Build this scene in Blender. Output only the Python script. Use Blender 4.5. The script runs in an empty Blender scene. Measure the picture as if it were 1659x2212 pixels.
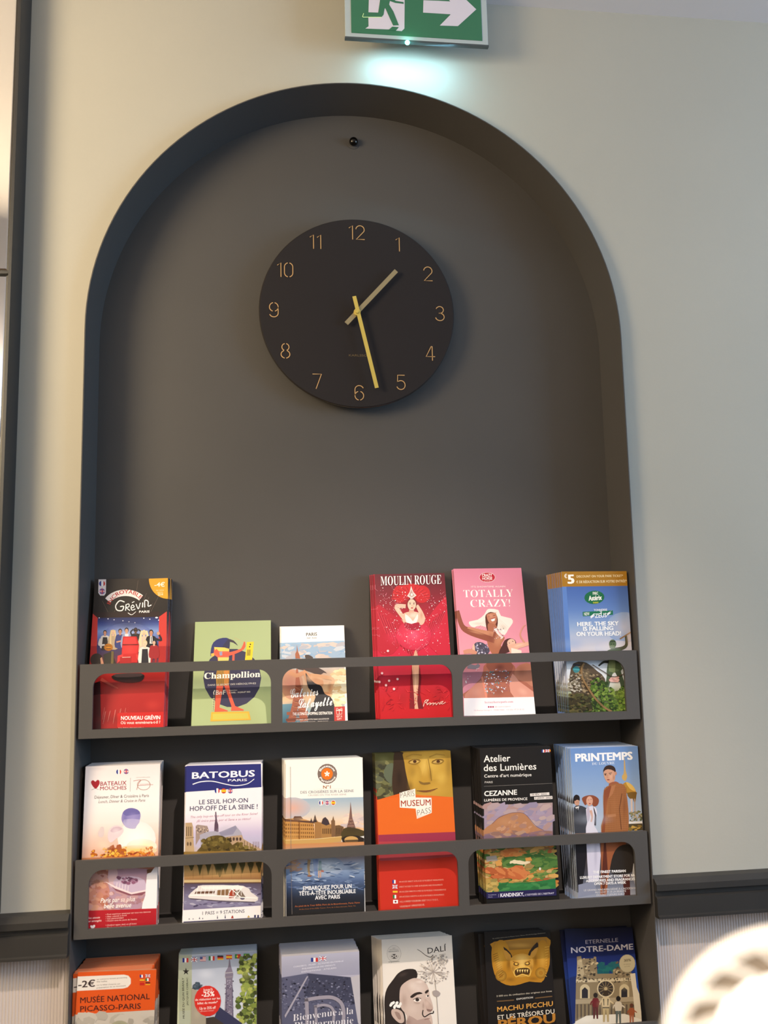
import bpy, bmesh, math, random, unicodedata
from mathutils import Vector, Matrix
from mathutils.geometry import tessellate_polygon

# ------------------------------------------------------------------ camera
IW, IH = 1659, 2212
CX, CY, CZ = -0.112541, -1.104107, -0.385269
YAW, PIT, ROL, FOC = 0.122144, 0.128578, -0.021184, 0.840161
_F = Vector((math.sin(YAW)*math.cos(PIT), math.cos(YAW)*math.cos(PIT), math.sin(PIT)))
_R0 = Vector((math.cos(YAW), -math.sin(YAW), 0)); _U0 = _R0.cross(_F)
_R = math.cos(ROL)*_R0 + math.sin(ROL)*_U0
_U = -math.sin(ROL)*_R0 + math.cos(ROL)*_U0
scene = bpy.context.scene
COL = scene.collection
cd = bpy.data.cameras.new('camera'); cam = bpy.data.objects.new('camera', cd); COL.objects.link(cam)
cam.matrix_world = Matrix(((_R.x, _U.x, -_F.x, CX), (_R.y, _U.y, -_F.y, CY), (_R.z, _U.z, -_F.z, CZ), (0, 0, 0, 1)))
cd.sensor_fit = 'VERTICAL'; cd.sensor_height = 32.0; cd.sensor_width = 24.0; cd.lens = FOC*32.0
cd.clip_start = 0.02; cd.clip_end = 50
cd.dof.use_dof = True; cd.dof.focus_distance = 1.16
cd.dof.aperture_fstop = (cd.lens/1000)/0.007
scene.camera = cam

# ------------------------------------------------------------------ world and lights
w = bpy.data.worlds.new('room_air'); scene.world = w; w.use_nodes = True
w.node_tree.nodes['Background'].inputs[0].default_value = (0.75, 0.85, 1.0, 1)
w.node_tree.nodes['Background'].inputs[1].default_value = 0.05
scene.cycles.max_bounces = 8

def lamp(name, kind, loc, target, energy, color, **k):
    d = bpy.data.lights.new(name, kind); d.energy = energy; d.color = color
    for a, b in k.items(): setattr(d, a, b)
    o = bpy.data.objects.new(name, d); COL.objects.link(o); o.location = loc
    o.rotation_euler = (Vector(target) - Vector(loc)).to_track_quat('-Z', 'Y').to_euler()
    return o
WARM = (1.0, 0.80, 0.52); COOL = (0.44, 0.70, 1.0)
# ceiling spotlight in front of the rack (its fitting is built further down)
lamp('spot_light_rack', 'SPOT', (0.07, -0.76, 0.44), (0.0, 0.0, -1.60), 50, (1.0, 0.84, 0.72), shadow_soft_size=0.012, spot_size=math.radians(70), spot_blend=0.8)
# round ceiling light up to the left
lamp('area_light_left', 'AREA', (-1.0, -0.76, 0.12), (-0.45, 0.0, -0.2), 14.5, WARM, shape='DISK', size=0.5)
# soft warm light of the room behind the photographer
lamp('area_light_room', 'AREA', (-0.5, -2.6, 0.10), (0, 0, -0.5), 3.5, (1.0, 0.90, 0.80), shape='DISK', size=1.2)
# daylight from windows far on the right
lamp('area_light_window', 'AREA', (2.4, -1.1, -0.1), (0.0, 0.05, 0.0), 43, COOL, shape='RECTANGLE', size=1.2, size_y=0.9)
# added upward fill, brightens the ceiling and what the mirror shows of it
lamp('area_light_ceiling_fill', 'AREA', (-1.3, -2.2, 0.15), (-1.2, -2.0, 1.0), 13, (1.0, 0.88, 0.74), shape='DISK', size=1.0)
lamp('area_light_ceiling_fill_right', 'AREA', (1.2, -1.2, 0.10), (1.1, -0.6, 1.0), 1.8, (0.92, 0.90, 1.0), shape='DISK', size=0.8)  # second added upward fill, for the right part of the ceiling

vs = scene.view_settings
vs.view_transform = 'Standard'; vs.look = 'None'; vs.exposure = 0.0; vs.gamma = 1.0; vs.use_curve_mapping = False
scene.display_settings.display_device = 'sRGB'

# ------------------------------------------------------------------ helpers
def lin(c):
    if isinstance(c, str):
        c = c.lstrip('#')
        if len(c) == 3: c = ''.join(ch*2 for ch in c)
        c = tuple(int(c[i:i+2], 16)/255 for i in (0, 2, 4))
    return tuple(v/12.92 if v <= 0.04045 else ((v+0.055)/1.055)**2.4 for v in c[:3])

MATS = {}
def mat(name, color, rough=0.6, spec=0.4, metal=0.0, bump=0.0, bscale=400, mottle=0.0, mscale=6, emit=None, estr=0, trans=0, coat=0):
    if name in MATS: return MATS[name]
    m = bpy.data.materials.new(name); m.use_nodes = True; nt = m.node_tree
    b = nt.nodes['Principled BSDF']; c = lin(color)
    b.inputs['Base Color'].default_value = (*c, 1); b.inputs['Roughness'].default_value = rough
    b.inputs['Specular IOR Level'].default_value = spec; b.inputs['Metallic'].default_value = metal
    b.inputs['Transmission Weight'].default_value = trans; b.inputs['Coat Weight'].default_value = coat
    tc = nt.nodes.new('ShaderNodeTexCoord')
    if mottle:
        n = nt.nodes.new('ShaderNodeTexNoise'); n.inputs['Scale'].default_value = mscale; n.inputs['Detail'].default_value = 6
        r = nt.nodes.new('ShaderNodeValToRGB')
        r.color_ramp.elements[0].position = .3; r.color_ramp.elements[1].position = .7
        r.color_ramp.elements[0].color = (*[v*(1-mottle) for v in c], 1); r.color_ramp.elements[1].color = (*[min(1, v*(1+mottle)) for v in c], 1)
        nt.links.new(tc.outputs['Object'], n.inputs['Vector']); nt.links.new(n.outputs['Fac'], r.inputs['Fac'])
        nt.links.new(r.outputs['Color'], b.inputs['Base Color'])
    if bump:
        n2 = nt.nodes.new('ShaderNodeTexNoise'); n2.inputs['Scale'].default_value = bscale; n2.inputs['Detail'].default_value = 3
        bp = nt.nodes.new('ShaderNodeBump'); bp.inputs['Strength'].default_value = bump; bp.inputs['Distance'].default_value = 0.0006
        nt.links.new(tc.outputs['Object'], n2.inputs['Vector']); nt.links.new(n2.outputs['Fac'], bp.inputs['Height']); nt.links.new(bp.outputs['Normal'], b.inputs['Normal'])
    if emit:
        b.inputs['Emission Color'].default_value = (*lin(emit), 1); b.inputs['Emission Strength'].default_value = estr
    MATS[name] = m; return m

def link(name, me, m=None, parent=None):
    o = bpy.data.objects.new(name, me); COL.objects.link(o)
    if m:
        me.materials.clear(); me.materials.append(m)
    if parent: o.parent = parent
    return o
def tag(o, label=None, cat=None, group=None, kind=None):
    if label: o['label'] = label
    if cat: o['category'] = cat
    if group: o['group'] = group
    if kind: o['kind'] = kind
    return o
def empty(name, loc=(0, 0, 0)):
    o = bpy.data.objects.new(name, None); COL.objects.link(o); o.location = loc; o.empty_display_size = .02; return o
def bm_obj(name, bm, m, parent=None, smooth=False):
    bmesh.ops.recalc_face_normals(bm, faces=bm.faces)
    me = bpy.data.meshes.new(name); bm.to_mesh(me); bm.free()
    if smooth:
        for p in me.polygons: p.use_smooth = True
    return link(name, me, m, parent)
def box(bm, x0, x1, y0, y1, z0, z1, bev=0):
    r = bmesh.ops.create_cube(bm, size=1)
    for v in r['verts']:
        v.co = Vector(((x0+x1)/2+v.co.x*(x1-x0), (y0+y1)/2+v.co.y*(y1-y0), (z0+z1)/2+v.co.z*(z1-z0)))
    if bev:
        es = list({e for v in r['verts'] for e in v.link_edges})
        bmesh.ops.bevel(bm, geom=es, offset=bev, segments=2, affect='EDGES', profile=.5)
def prism_xz(bm, loops, y0, y1):
    """loops: outer then holes, lists of (x, z); extruded from y0 to y1 with caps"""
    vl = [[Vector((x, z, 0)) for x, z in lp] for lp in loops]
    tris = tessellate_polygon(vl); flat = [p for lp in loops for p in lp]
    f = [bm.verts.new((x, y0, z)) for x, z in flat]; b = [bm.verts.new((x, y1, z)) for x, z in flat]
    for t in tris:
        try: bm.faces.new([f[i] for i in t]); bm.faces.new([b[i] for i in reversed(t)])
        except ValueError: pass
    s = 0
    for lp in loops:
        n = len(lp)
        for i in range(n):
            j = (i+1) % n
            bm.faces.new((f[s+i], f[s+j], b[s+j], b[s+i]))
        s += n
def prism_yz(bm, prof, x0, x1):
    a = [bm.verts.new((x0, y, z)) for y, z in prof]; b = [bm.verts.new((x1, y, z)) for y, z in prof]
    n = len(prof)
    bm.faces.new(a); bm.faces.new(list(reversed(b)))
    for i in range(n): bm.faces.new((a[i], a[(i+1) % n], b[(i+1) % n], b[i]))
def lathe_y(bm, prof, cx, cz, n=64, smooth=True):
    """prof: list of (r, y) revolved about the y axis through (cx, cz)"""
    rings = []
    for r, y in prof:
        if r < 1e-6: rings.append([bm.verts.new((cx, y, cz))])
        else: rings.append([bm.verts.new((cx+r*math.cos(2*math.pi*i/n), y, cz+r*math.sin(2*math.pi*i/n))) for i in range(n)])
    for a, b in zip(rings, rings[1:]):
        for i in range(n):
            j = (i+1) % n
            q = [a[i % len(a)], a[j % len(a)], b[j % len(b)], b[i % len(b)]]
            q = [v for k, v in enumerate(q) if v not in q[:k]]
            if len(q) > 2:
                try: bm.faces.new(q)
                except ValueError: pass
def arch(r, zb, n=72, cx=0.0):
    """closed outline of an arch: straight jambs from zb up to 0 and a half circle of radius r"""
    return [(cx-r, zb)] + [(cx-r*math.cos(math.pi*i/n), r*math.sin(math.pi*i/n)) for i in range(n+1)] + [(cx+r, zb)]
def upx(x, y, Y):
    """ray through photo pixel -> point on plane y = Y"""
    d = (x-IW/2)/(FOC*IH)*_R - (y-IH/2)/(FOC*IH)*_U + _F
    t = (Y-CY)/d.y; return Vector((CX, CY, CZ)) + d*t

# ------------------------------------------------------------------ the setting
R = 0.36; TH = 0.0045; DEP = 0.0716; WY = 0.014; FLOOR = -1.93; CEIL = 0.5045; ZB = -1.35
XL, XR, YB = -2.4, 2.6, -3.2
M_wall = mat('painted_wall', '#b5b1a5', .75, .25, bump=.12, bscale=260, mottle=.03, mscale=3)
M_wall2 = mat('cream_wall', '#d8ccb4', .8, .2)
M_ceil = mat('ceiling_paint', '#e4e0e2', .85, .2)
M_floor = mat('floor_wood', '#6d5440', .5, .4, mottle=.2, mscale=4)
M_char = mat('charcoal_lacquer', '#4e4b49', .55, .35, bump=.12, bscale=500, mottle=.03, mscale=9)
M_rib = mat('ribbed_paper', '#cabfba', .75, .25)
M_trim = mat('dark_trim', '#32302e', .5, .4, bump=.3, bscale=60, mottle=.12, mscale=14)
M_blk = mat('black_metal', '#2a2a2b', .45, .5)

def st(name, bm, m, parent=None):
    o = bm_obj(name, bm, m, parent)
    if not parent: o['kind'] = 'structure'
    return o
bm = bmesh.new()   # upper wall with the arched opening cut out
loopo = [(XL, -0.74), (XL, CEIL+.02), (XR, CEIL+.02), (XR, -0.74)]
outl = [(x, max(z, -0.74)) for x, z in arch(R-.0005, -.74)]
half = [p for p in outl]
poly = [(XL, -0.74), (XL, CEIL), (XR, CEIL), (XR, -0.74)] + list(reversed(half))
prism_xz(bm, [poly], WY, WY+.12)
wall_back = st('wall_back', bm, M_wall)
bm = bmesh.new()   # lower wall: ribbed covering
def ribs(bm, x0, x1):
    n = int(round((x1-x0)/.0037)); pr = []
    for i in range(n):
        a = x0+(x1-x0)*i/n; d = (x1-x0)/n
        for k, (f, h) in enumerate(((0, 0), (.12, .0004), (.35, .0007), (.65, .0007), (.88, .0004))):
            pr.append((a+f*d, WY+.0006-h))
    pr.append((x1, WY+.0006))
    t = [bm.verts.new((x, y, -.755)) for x, y in pr]; b = [bm.verts.new((x, y, FLOOR)) for x, y in pr]
    for i in range(len(pr)-1): bm.faces.new((t[i], t[i+1], b[i+1], b[i]))
ribs(bm, -1.35, -R); ribs(bm, R, 1.75)
o = st('wall_back_wainscot', bm, M_rib)
bm = bmesh.new()
box(bm, XL, -R, WY+.0025, WY+.12, FLOOR, -.74); box(bm, R, XR, WY+.0025, WY+.12, FLOOR, -.74); box(bm, -R, R, WY+.0025, WY+.12, FLOOR, ZB)
st('wall_back_lower', bm, M_rib)
bm = bmesh.new(); box(bm, XL, XR, YB, WY+.12, FLOOR-.05, FLOOR); st('floor', bm, M_floor)
bm = bmesh.new(); box(bm, XL, XR, YB, WY+.12, CEIL, CEIL+.05); st('ceiling', bm, M_ceil)
bm = bmesh.new(); box(bm, XL-.05, XL, YB, WY+.12, FLOOR, CEIL); st('wall_left', bm, M_wall2)
bm = bmesh.new(); box(bm, XR, XR+.05, YB, WY+.12, FLOOR, CEIL); st('wall_right', bm, M_wall2)
bm = bmesh.new(); box(bm, XL, XR, YB-.05, YB, FLOOR, CEIL); st('wall_front', bm, M_wall2)
# moulded dado rail on both sides of the rack
for i, (x0, x1) in enumerate(((XL, -R-.0002), (R+.0002, XR))):
    z = -.7165
    prof = [(WY+.01, z), (-.002, z), (-.0095, z-.0055), (-.0095, z-.013), (-.0035, z-.0145), (-.0035, z-.0205), (-.0085, z-.022),
            (-.0085, z-.0425), (-.0115, z-.0435), (-.0115, z-.0462), (-.0035, z-.0468), (WY+.01, z-.0468)]
    bm = bmesh.new(); prism_yz(bm, prof, x0, x1)
    st('trim_%d' % (i+1), bm, M_trim)

# ------------------------------------------------------------------ the arched rack
rack = empty('brochure_rack', (0, 0, 0))
tag(rack, 'tall charcoal arched wall niche with three slotted leaflet shelves', 'leaflet rack')
bm = bmesh.new()
ao, ai = arch(R, ZB), arch(R-TH, ZB)
# open-bottomed shell: strips between outer and inner outlines
def shell(bm, ao, ai, y0, y1):
    n = len(ao)
    vo0 = [bm.verts.new((x, y0, z)) for x, z in ao]; vo1 = [bm.verts.new((x, y1, z)) for x, z in ao]
    af = arch(R-.0013, ZB)
    vi0 = [bm.verts.new((x, y0, z)) for x, z in af]; vi1 = [bm.verts.new((x, y1, z)) for x, z in ai]
    for i in range(n-1):
        bm.faces.new((vo0[i], vo0[i+1], vi0[i+1], vi0[i])); bm.faces.new((vo1[i], vi1[i], vi1[i+1], vo1[i+1]))
        bm.faces.new((vo0[i], vo1[i], vo1[i+1], vo0[i+1])); bm.faces.new((vi0[i], vi0[i+1], vi1[i+1], vi1[i]))
shell(bm, ao, ai, 0, DEP)
fr = bm_obj('arched_frame', bm, M_char, rack)
for p in fr.data.polygons: p.use_smooth = True
fr.data.set_sharp_from_angle(angle=math.radians(35))
bm = bmesh.new(); prism_xz(bm, [arch(R, ZB)], DEP, DEP+.006); bm_obj('back_panel', bm, M_char, rack)
bm = bmesh.new(); box(bm, -R+TH, R-TH, 0, DEP, ZB, ZB+.006); bm_obj('base_board', bm, M_char, rack)

def cutout(x0, x1, zb, zt, r=.0165, n=8):
    p = [(x0, zb), (x0, zt-r)]
    p += [(x0+r-r*math.cos(math.pi/2*i/n), zt-r+r*math.sin(math.pi/2*i/n)) for i in range(1, n+1)]
    p += [(x1-r+r*math.sin(math.pi/2*i/n), zt-r+r*math.cos(math.pi/2*i/n)) for i in range(0, n+1)]
    p += [(x1, zb)]
    return p
XI = R-TH
SH = [-0.4276, -0.6580, -0.8884]                 # top edges of the three front boards
FL = []
for zt in SH:
    zb = zt-.0889
    bm = bmesh.new()
    outer = [(-XI, zb), (-XI, zt), (XI, zt), (XI, zb)]
    holes = [cutout(a, b, zt-.0785, zt-.0117) for a, b in ((-.3397, -.1241), (-.1099, .1069), (.1200, .3378))]
    prism_xz(bm, [outer]+holes, 0.0004, 0.0050)
    bmesh.ops.recalc_face_normals(bm, faces=bm.faces)
    sf = bm_obj('front_board', bm, M_char, rack)
    bm = bmesh.new(); box(bm, -XI, XI, .0050, DEP, zb, zb+.003); bm_obj('shelf_board', bm, M_char, rack)
    FL.append(zb+.003)

# round metal knob on the back panel
bm = bmesh.new()
lathe_y(bm, [(0, .0605), (.0025, .0607), (.0048, .0620), (.0062, .0645), (.0064, .067), (.0052, .0690), (.0040, .0700), (.0040, .0716)], -.0021, .3122, 32)
kn = bm_obj('knob', bm, mat('dark_chrome', '#3c3a38', .22, .5, 1.0), None, True)
tag(kn, 'small round dark metal knob above the clock, under the top of the arch', 'knob')
kn2 = bmesh.new(); lathe_y(kn2, [(.0040, .0708), (.0088, .0708), (.0088, .0716)], -.0021, .3122, 32)
bm_obj('base_ring', kn2, M_char, kn)

# ------------------------------------------------------------------ wall clock
ck = empty('wall_clock', (0, .0716, .0475)); CKX, CKZ, CKR, CKY = -.0020, .0470, .1366, .0480
tag(ck, 'round black wall clock with thin brass numerals and brass hands at half past one', 'clock')
ckinv = Matrix.Translation((0, -.0716, -.0475))
def ckobj(name, bm, m, smooth=False, parent=None):
    bm.transform(ckinv); o = bm_obj(name, bm, m, parent or ck, smooth); return o
M_cf = mat('black_dial', '#262223', .72, .2, bump=.06, bscale=600)
M_br = mat('brass', '#d9c162', .3, .5, .35)
M_br2 = mat('brass_numeral', '#c9a06c', .45, .5, .2)
M_br3 = mat('dull_brass', '#978a6a', .45, .5, .25)
bm = bmesh.new()
lathe_y(bm, [(0, CKY), (CKR-.0012, CKY), (CKR-.0003, CKY+.0006), (CKR, CKY+.0016), (CKR-.0004, CKY+.0040), (CKR-.006, CKY+.0046), (0, CKY+.0046)], CKX, CKZ, 160)
o = ckobj('dial', bm, M_cf)
for p in o.data.polygons: p.use_smooth = abs(p.normal.y) < .99
bm = bmesh.new(); lathe_y(bm, [(CKR-.0002, CKY+.0012), (CKR+.0005, CKY+.0018), (CKR+.0005, CKY+.0040), (CKR-.0002, CKY+.0044)], CKX, CKZ, 160)
ckobj('edge_ring', bm, mat('polished_edge', '#77716a', .22, .5, .9), True)
def flat_text(txt, cx, cz, wd, hgt, y):
    c = bpy.data.curves.new('tmp', 'FONT'); c.body = txt; c.size = 1; c.resolution_u = 3
    o = bpy.data.objects.new('tmp', c); COL.objects.link(o); dg = bpy.context.evaluated_depsgraph_get(); dg.update()
    me = o.evaluated_get(dg).to_mesh(); bm = bmesh.new(); vs = [v.co.copy() for v in me.vertices]
    x0, x1, z1 = min(v.x for v in vs), max(v.x for v in vs), max(v.y for v in vs)
    nv = [bm.verts.new((cx+((v.x-x0)/(x1-x0)-.5)*wd, y, cz+v.y/z1*hgt)) for v in vs]
    for p in me.polygons: bm.faces.new([nv[i] for i in p.vertices])
    o.evaluated_get(dg).to_mesh_clear(); bpy.data.objects.remove(o); bpy.data.curves.remove(c); return bm
_k = upx(777, 770, CKY); ckobj('lettering', flat_text('KARLSSON', _k.x, _k.z, .0300, .0030, CKY-.0001), mat('faint_gold', '#6e5d3e', .5, .3))
bm = bmesh.new(); box(bm, CKX-.03, CKX+.03, CKY+.0046, DEP, CKZ-.03, CKZ+.03, .003); ckobj('movement_box', bm, M_blk)
def strip(bm, pts, w, y, t=.0006, closed=False):
    """flat raised stroke through (x, z) points"""
    n = len(pts); L = []; Rr = []
    for i in range(n):
        a = Vector(pts[i-1]) if (i > 0 or closed) else Vector(pts[i]); b = Vector(pts[(i+1) % n]) if (i < n-1 or closed) else Vector(pts[i])
        d = (b-a).normalized(); q = Vector((-d.y, d.x))*w/2; c = Vector(pts[i]); L.append(c+q); Rr.append(c-q)
    vs_ = [[bm.verts.new((p.x, yy, p.y)) for p in S] for S in (L, Rr) for yy in (y-t, y)]
    a0, a1, b0, b1 = vs_
    for i in range(n if closed else n-1):
        j = (i+1) % n
        for q in ((a0[i], a0[j], b0[j], b0[i]), (a0[i], a1[i], a1[j], a0[j]), (b0[i], b0[j], b1[j], b1[i])): bm.faces.new(q)
def arc(cx, cy, rx, ry, a0, a1, n=14):
    return [(cx+rx*math.cos(math.radians(a0+(a1-a0)*i/n)), cy+ry*math.sin(math.radians(a0+(a1-a0)*i/n))) for i in range(n+1)]
DG = {  # strokes in a 0..0.6 x 0..1 cell, with the stencil gaps of the dial
 '1': [[(.06, .80), (.30, .97), (.30, 0)]],
 '2': [arc(.32, .70, .28, .28, 175, -28)+[(.06, .02), (.62, .02)]],
 '3': [arc(.31, .75, .25, .23, 165, -80)+[(.24, .52)], [(.30, .52)]+arc(.31, .265, .29, .255, 85, -170)],
 '4': [[(.46, 0), (.46, .97), (.40, .97), (.04, .27), (.64, .27)]],
 '5': [[(.58, .98), (.12, .98), (.10, .52)]+arc(.32, .32, .28, .30, 125, -160)],
 '6': [arc(.32, .31, .28, .29, 75, -80, 16), arc(.32, .31, .28, .29, 260, 105, 16), [(.04, .33), (.04, .70)]+arc(.32, .72, .28, .26, 180, 20)],
 '7': [[(.04, .98), (.62, .98), (.26, 0)]],
 '8': [arc(.32, .75, .23, .23, 78, -70, 12), arc(.32, .75, .23, .23, 102, 250, 12), arc(.32, .265, .28, .255, 70, -80, 14), arc(.32, .265, .28, .255, 110, 260, 14)],
 '9': [arc(.32, .69, .28, .29, 255, 100, 16), arc(.32, .69, .28, .29, 80, -75, 16), [(.60, .67), (.60, .30)]+arc(.32, .28, .28, .26, 0, -160)],
 '0': [arc(.32, .70, .27, .28, 78, 0, 8)+arc(.32, .30, .27, .28, 0, -78, 8), arc(.32, .70, .27, .28, 102, 180, 8)+arc(.32, .30, .27, .28, 180, 258, 8)],
}
NH = .0213
for i in range(12):
    s = str(12 if i == 0 else i); a = math.radians(90-30*i)
    rx = .1165 if i % 6 == 0 else .1165
    cx, cz = CKX+rx*math.cos(a), CKZ+.0003+rx*math.sin(a)
    wd = [.36 if ch == '1' else .64 for ch in s]; gap = .12; tot = sum(wd)+gap*(len(s)-1); x = -tot/2
    bm = bmesh.new()
    for ch, wdd in zip(s, wd):
        for stt in DG[ch]: strip(bm, [(cx+(x+px_)*NH, cz+(pz-.5)*NH) for px_, pz in stt], .00115, CKY-.0001)
        x += wdd+gap
    ckobj('numeral', bm, M_br2)
def hand(name, tip, tail, w, y, m):
    a, b = Vector(tail), Vector(tip); d = (b-a).normalized(); q = Vector((-d.y, d.x))*w/2
    bm = bmesh.new(); prism_xz(bm, [[tuple(a+q), tuple(b+q), tuple(b-q), tuple(a-q)]], y-.0007, y); return ckobj(name, bm, m)
HC = upx(771.5, 674, .038)
def hp(x, y, Y): p = upx(x, y, Y); return (p.x, p.z)
hand('hour_hand', hp(856, 585, .041), hp(748, 699, .041), .0062, .041, M_br3)
hand('minute_hand', hp(814, 838, .038), hp(765, 640, .038), .0053, .038, M_br)
bm = bmesh.new(); lathe_y(bm, [(0, .0350), (.0022, .0352), (.0028, .0362), (.0028, .0372), (.0048, .0373), (.0048, .0412), (.0030, .0412), (.0030, CKY)], HC.x, HC.z, 32)
ckobj('hand_boss', bm, M_br)

# ------------------------------------------------------------------ framed mirror on the left
mr = empty('framed_mirror', (-.75, WY, -.6))
tag(mr, 'tall wall mirror with slim dark metal frame at the left edge', 'mirror')
mi = Matrix.Translation((.75, -WY, .6))
FX = -.4424; MX0 = -1.25; MZ0, MZ1 = -.7155, CEIL-.012
def mo(name, bm, m, parent=None): bm.transform(mi); return bm_obj(name, bm, m, parent or mr)
for x0, x1 in ((FX-.0042, FX), (MX0, MX0+.0042)):
    bm = bmesh.new(); box(bm, x0, x1, -.031, WY, MZ0, MZ1, .0006); mo('side_rail', bm, M_blk)
for z0, z1 in ((MZ0, MZ0+.0042), (MZ1-.0042, MZ1)):
    bm = bmesh.new(); box(bm, MX0+.0042, FX-.0042, -.031, WY, z0, z1, .0006); mo('cross_rail', bm, M_blk)
MUN = .0590
bm = bmesh.new(); box(bm, MX0+.0042, FX-.0042, -.030, WY, MUN-.0016, MUN+.0016, .0004); mo('muntin', bm, M_blk)
M_mir = mat('mirror_glass', '#f4f2ee', .02, .5, 1.0)
def pane(x0, x1, z0, z1):
    bm = bmesh.new(); b = .0035; y0, y1 = -.0285, -.0262
    o = [(x0, z0), (x1, z0), (x1, z1), (x0, z1)]; i = [(x0+b, z0+b), (x1-b, z0+b), (x1-b, z1-b), (x0+b, z1-b)]
    vo = [bm.verts.new((x, y1, z)) for x, z in o]; vi = [bm.verts.new((x, y0, z)) for x, z in i]; vb = [bm.verts.new((x, WY-.001, z)) for x, z in o]
    bm.faces.new(vi); bm.faces.new(list(reversed(vb)))
    for k in range(4):
        l = (k+1) % 4; bm.faces.new((vo[k], vo[l], vi[l], vi[k])); bm.faces.new((vb[k], vb[l], vo[l], vo[k]))
    mo('pane', bm, M_mir)
pane(MX0+.0044, FX-.0044, MZ0+.0044, MUN-.0018); pane(MX0+.0044, FX-.0044, MUN+.0018, MZ1-.0044)

# ------------------------------------------------------------------ exit sign
sg = empty('exit_sign', (.08, -.03, CEIL))
tag(sg, 'green and white exit sign with running figure and arrow hanging from the ceiling', 'sign')
si = Matrix.Translation((-.08, .03, -CEIL))
def so(name, bm, m, parent=None): bm.transform(si); return bm_obj(name, bm, m, parent or sg)
SX0, SX1, SZ0, SZ1, SY = -.0200, .1790, .4045, .4900, -.030
M_acr = mat('acrylic_edge', '#b4c0c4', .25, .5, 0, trans=.0)
M_grn = mat('sign_green', '#40785c', .55, .25)
M_sgw = mat('sign_white', '#dcd6e4', .55, .25)
bm = bmesh.new(); box(bm, SX0, SX1, SY, SY+.0045, SZ0+.0028, SZ1, .0006); so('acrylic_plate', bm, M_acr)
bm = bmesh.new(); box(bm, SX0-.0006, SX1+.0006, SY-.0008, SY+.0053, SZ0, SZ0+.0028, .0005); so('bottom_strip', bm, mat('grey_aluminium', '#5d666a', .4, .5, .5))
bm = bmesh.new(); box(bm, SX0, SX1, SY-.008, SY+.014, SZ1, CEIL, .001); so('ceiling_mount', bm, mat('white_plastic', '#dcdcdc', .5))
bm = bmesh.new(); box(bm, SX0+.0085, SX1-.0085, SY-.0007, SY+.0001, SZ0+.0085, SZ1-.004); gp = so('green_panel', bm, M_grn)
def spx(c):   # crop of the sign: origin (680,0), scale 3.7705
    return [(lambda p: (p.x, p.z))(upx(680+x/3.7705, y/3.7705, SY-.001)) for x, y in c]
def flat(loops, y, t=.0002):
    bm = bmesh.new(); prism_xz(bm, loops, y-t, y); return bm
so('arrow', flat([spx([(885, 2), (882, 102), (1108, 116), (1018, 208), (1166, 212), (1315, 76), (1170, -62), (1035, -66), (1105, 12), (1000, 6)])], SY-.0008), M_sgw)
so('doorway', flat([spx([(440, -200), (728, -185), (732, 30), (730, 232), (708, 253), (655, 248), (612, 240), (412, 232), (438, 214), (436, 130), (440, 0)])], SY-.0008), M_sgw)
so('running_figure', flat([spx([(540, -60), (610, -80), (632, -10), (660, 8), (722, 18), (724, 32), (655, 24), (612, 8), (605, 38), (640, 95), (684, 206), (638, 208), (575, 68), (568, 70), (560, 120), (545, 138), (395, 142), (386, 134), (398, 108), (412, 100), (516, 104), (526, 40)])], SY-.0011), M_grn)
so('running_head', flat([[(p[0], p[1]) for p in spx([(590+38*math.cos(a*.4), -135+38*math.sin(a*.4)) for a in range(16)])]], SY-.0011), M_grn)
so('floor_wedge', flat([spx([(598, 246), (632, 218), (684, 222), (660, 250)])], SY-.0011), M_grn)
so('figure_outline', flat([spx([(386, 137), (394, 143), (545, 143), (545, 139), (395, 139), (391, 134), (400, 110), (396, 108)])], SY-.0012), mat('glow_rim', '#c9e8a8', .4, emit='#c9e8a8', estr=.3))
LED = upx(880, 92, SY)
bm = bmesh.new(); lathe_y(bm, [(0, SY-.0016), (.0022, SY-.0014), (.0032, SY-.0006), (.0032, SY+.001)], LED.x, LED.z+.0003, 16)
so('status_light', bm, mat('led', '#8ffff0', .3, emit='#58ffe0', estr=22))
lamp('sign_glow', 'AREA', (.0750, SY+.004, SZ0-.0015), (.080, SY+.040, SZ0-.055), .16, (.36, .78, 1.0), shape='RECTANGLE', size=.11, size_y=.004)
lamp('sign_led_glow', 'POINT', (LED.x, SY-.006, SZ0-.004), (0, 0, 0), .012, (.15, 1.0, .75), shadow_soft_size=.003)

# ------------------------------------------------------------------ ceiling lights (the lamps that light the wall)
def downlight(x, y, r, label, e):
    t = empty('ceiling_light', (x, y, CEIL)); tag(t, label, 'ceiling light')
    T = Matrix.Rotation(math.radians(90), 4, 'X')
    def q(name, prof, m):
        b = bmesh.new(); lathe_y(b, prof, 0, 0, 40); b.transform(Matrix.Rotation(math.radians(-90), 4, 'X')); bm_obj(name, b, m, t, True)
    q('trim_ring', [(r*.82, -.0), (r, 0), (r, .008), (r*.84, .010), (r*.82, .004)], mat('white_plastic', '#dcdcdc', .5))
    q('diffuser', [(0, .004), (r*.8, .004), (r*.82, .001)], mat('diffuser%g' % e, '#fff4e0', .5, emit='#fff0dc', estr=e))
downlight(.07, -.76, .035, 'small round ceiling spotlight just in front of the rack', 8)
downlight(-1.00, -0.76, .12, 'large round ceiling light left of the rack', 10)
downlight(-1.22, -2.45, .22, 'large round ceiling light reflected in the mirror', 12)

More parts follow.
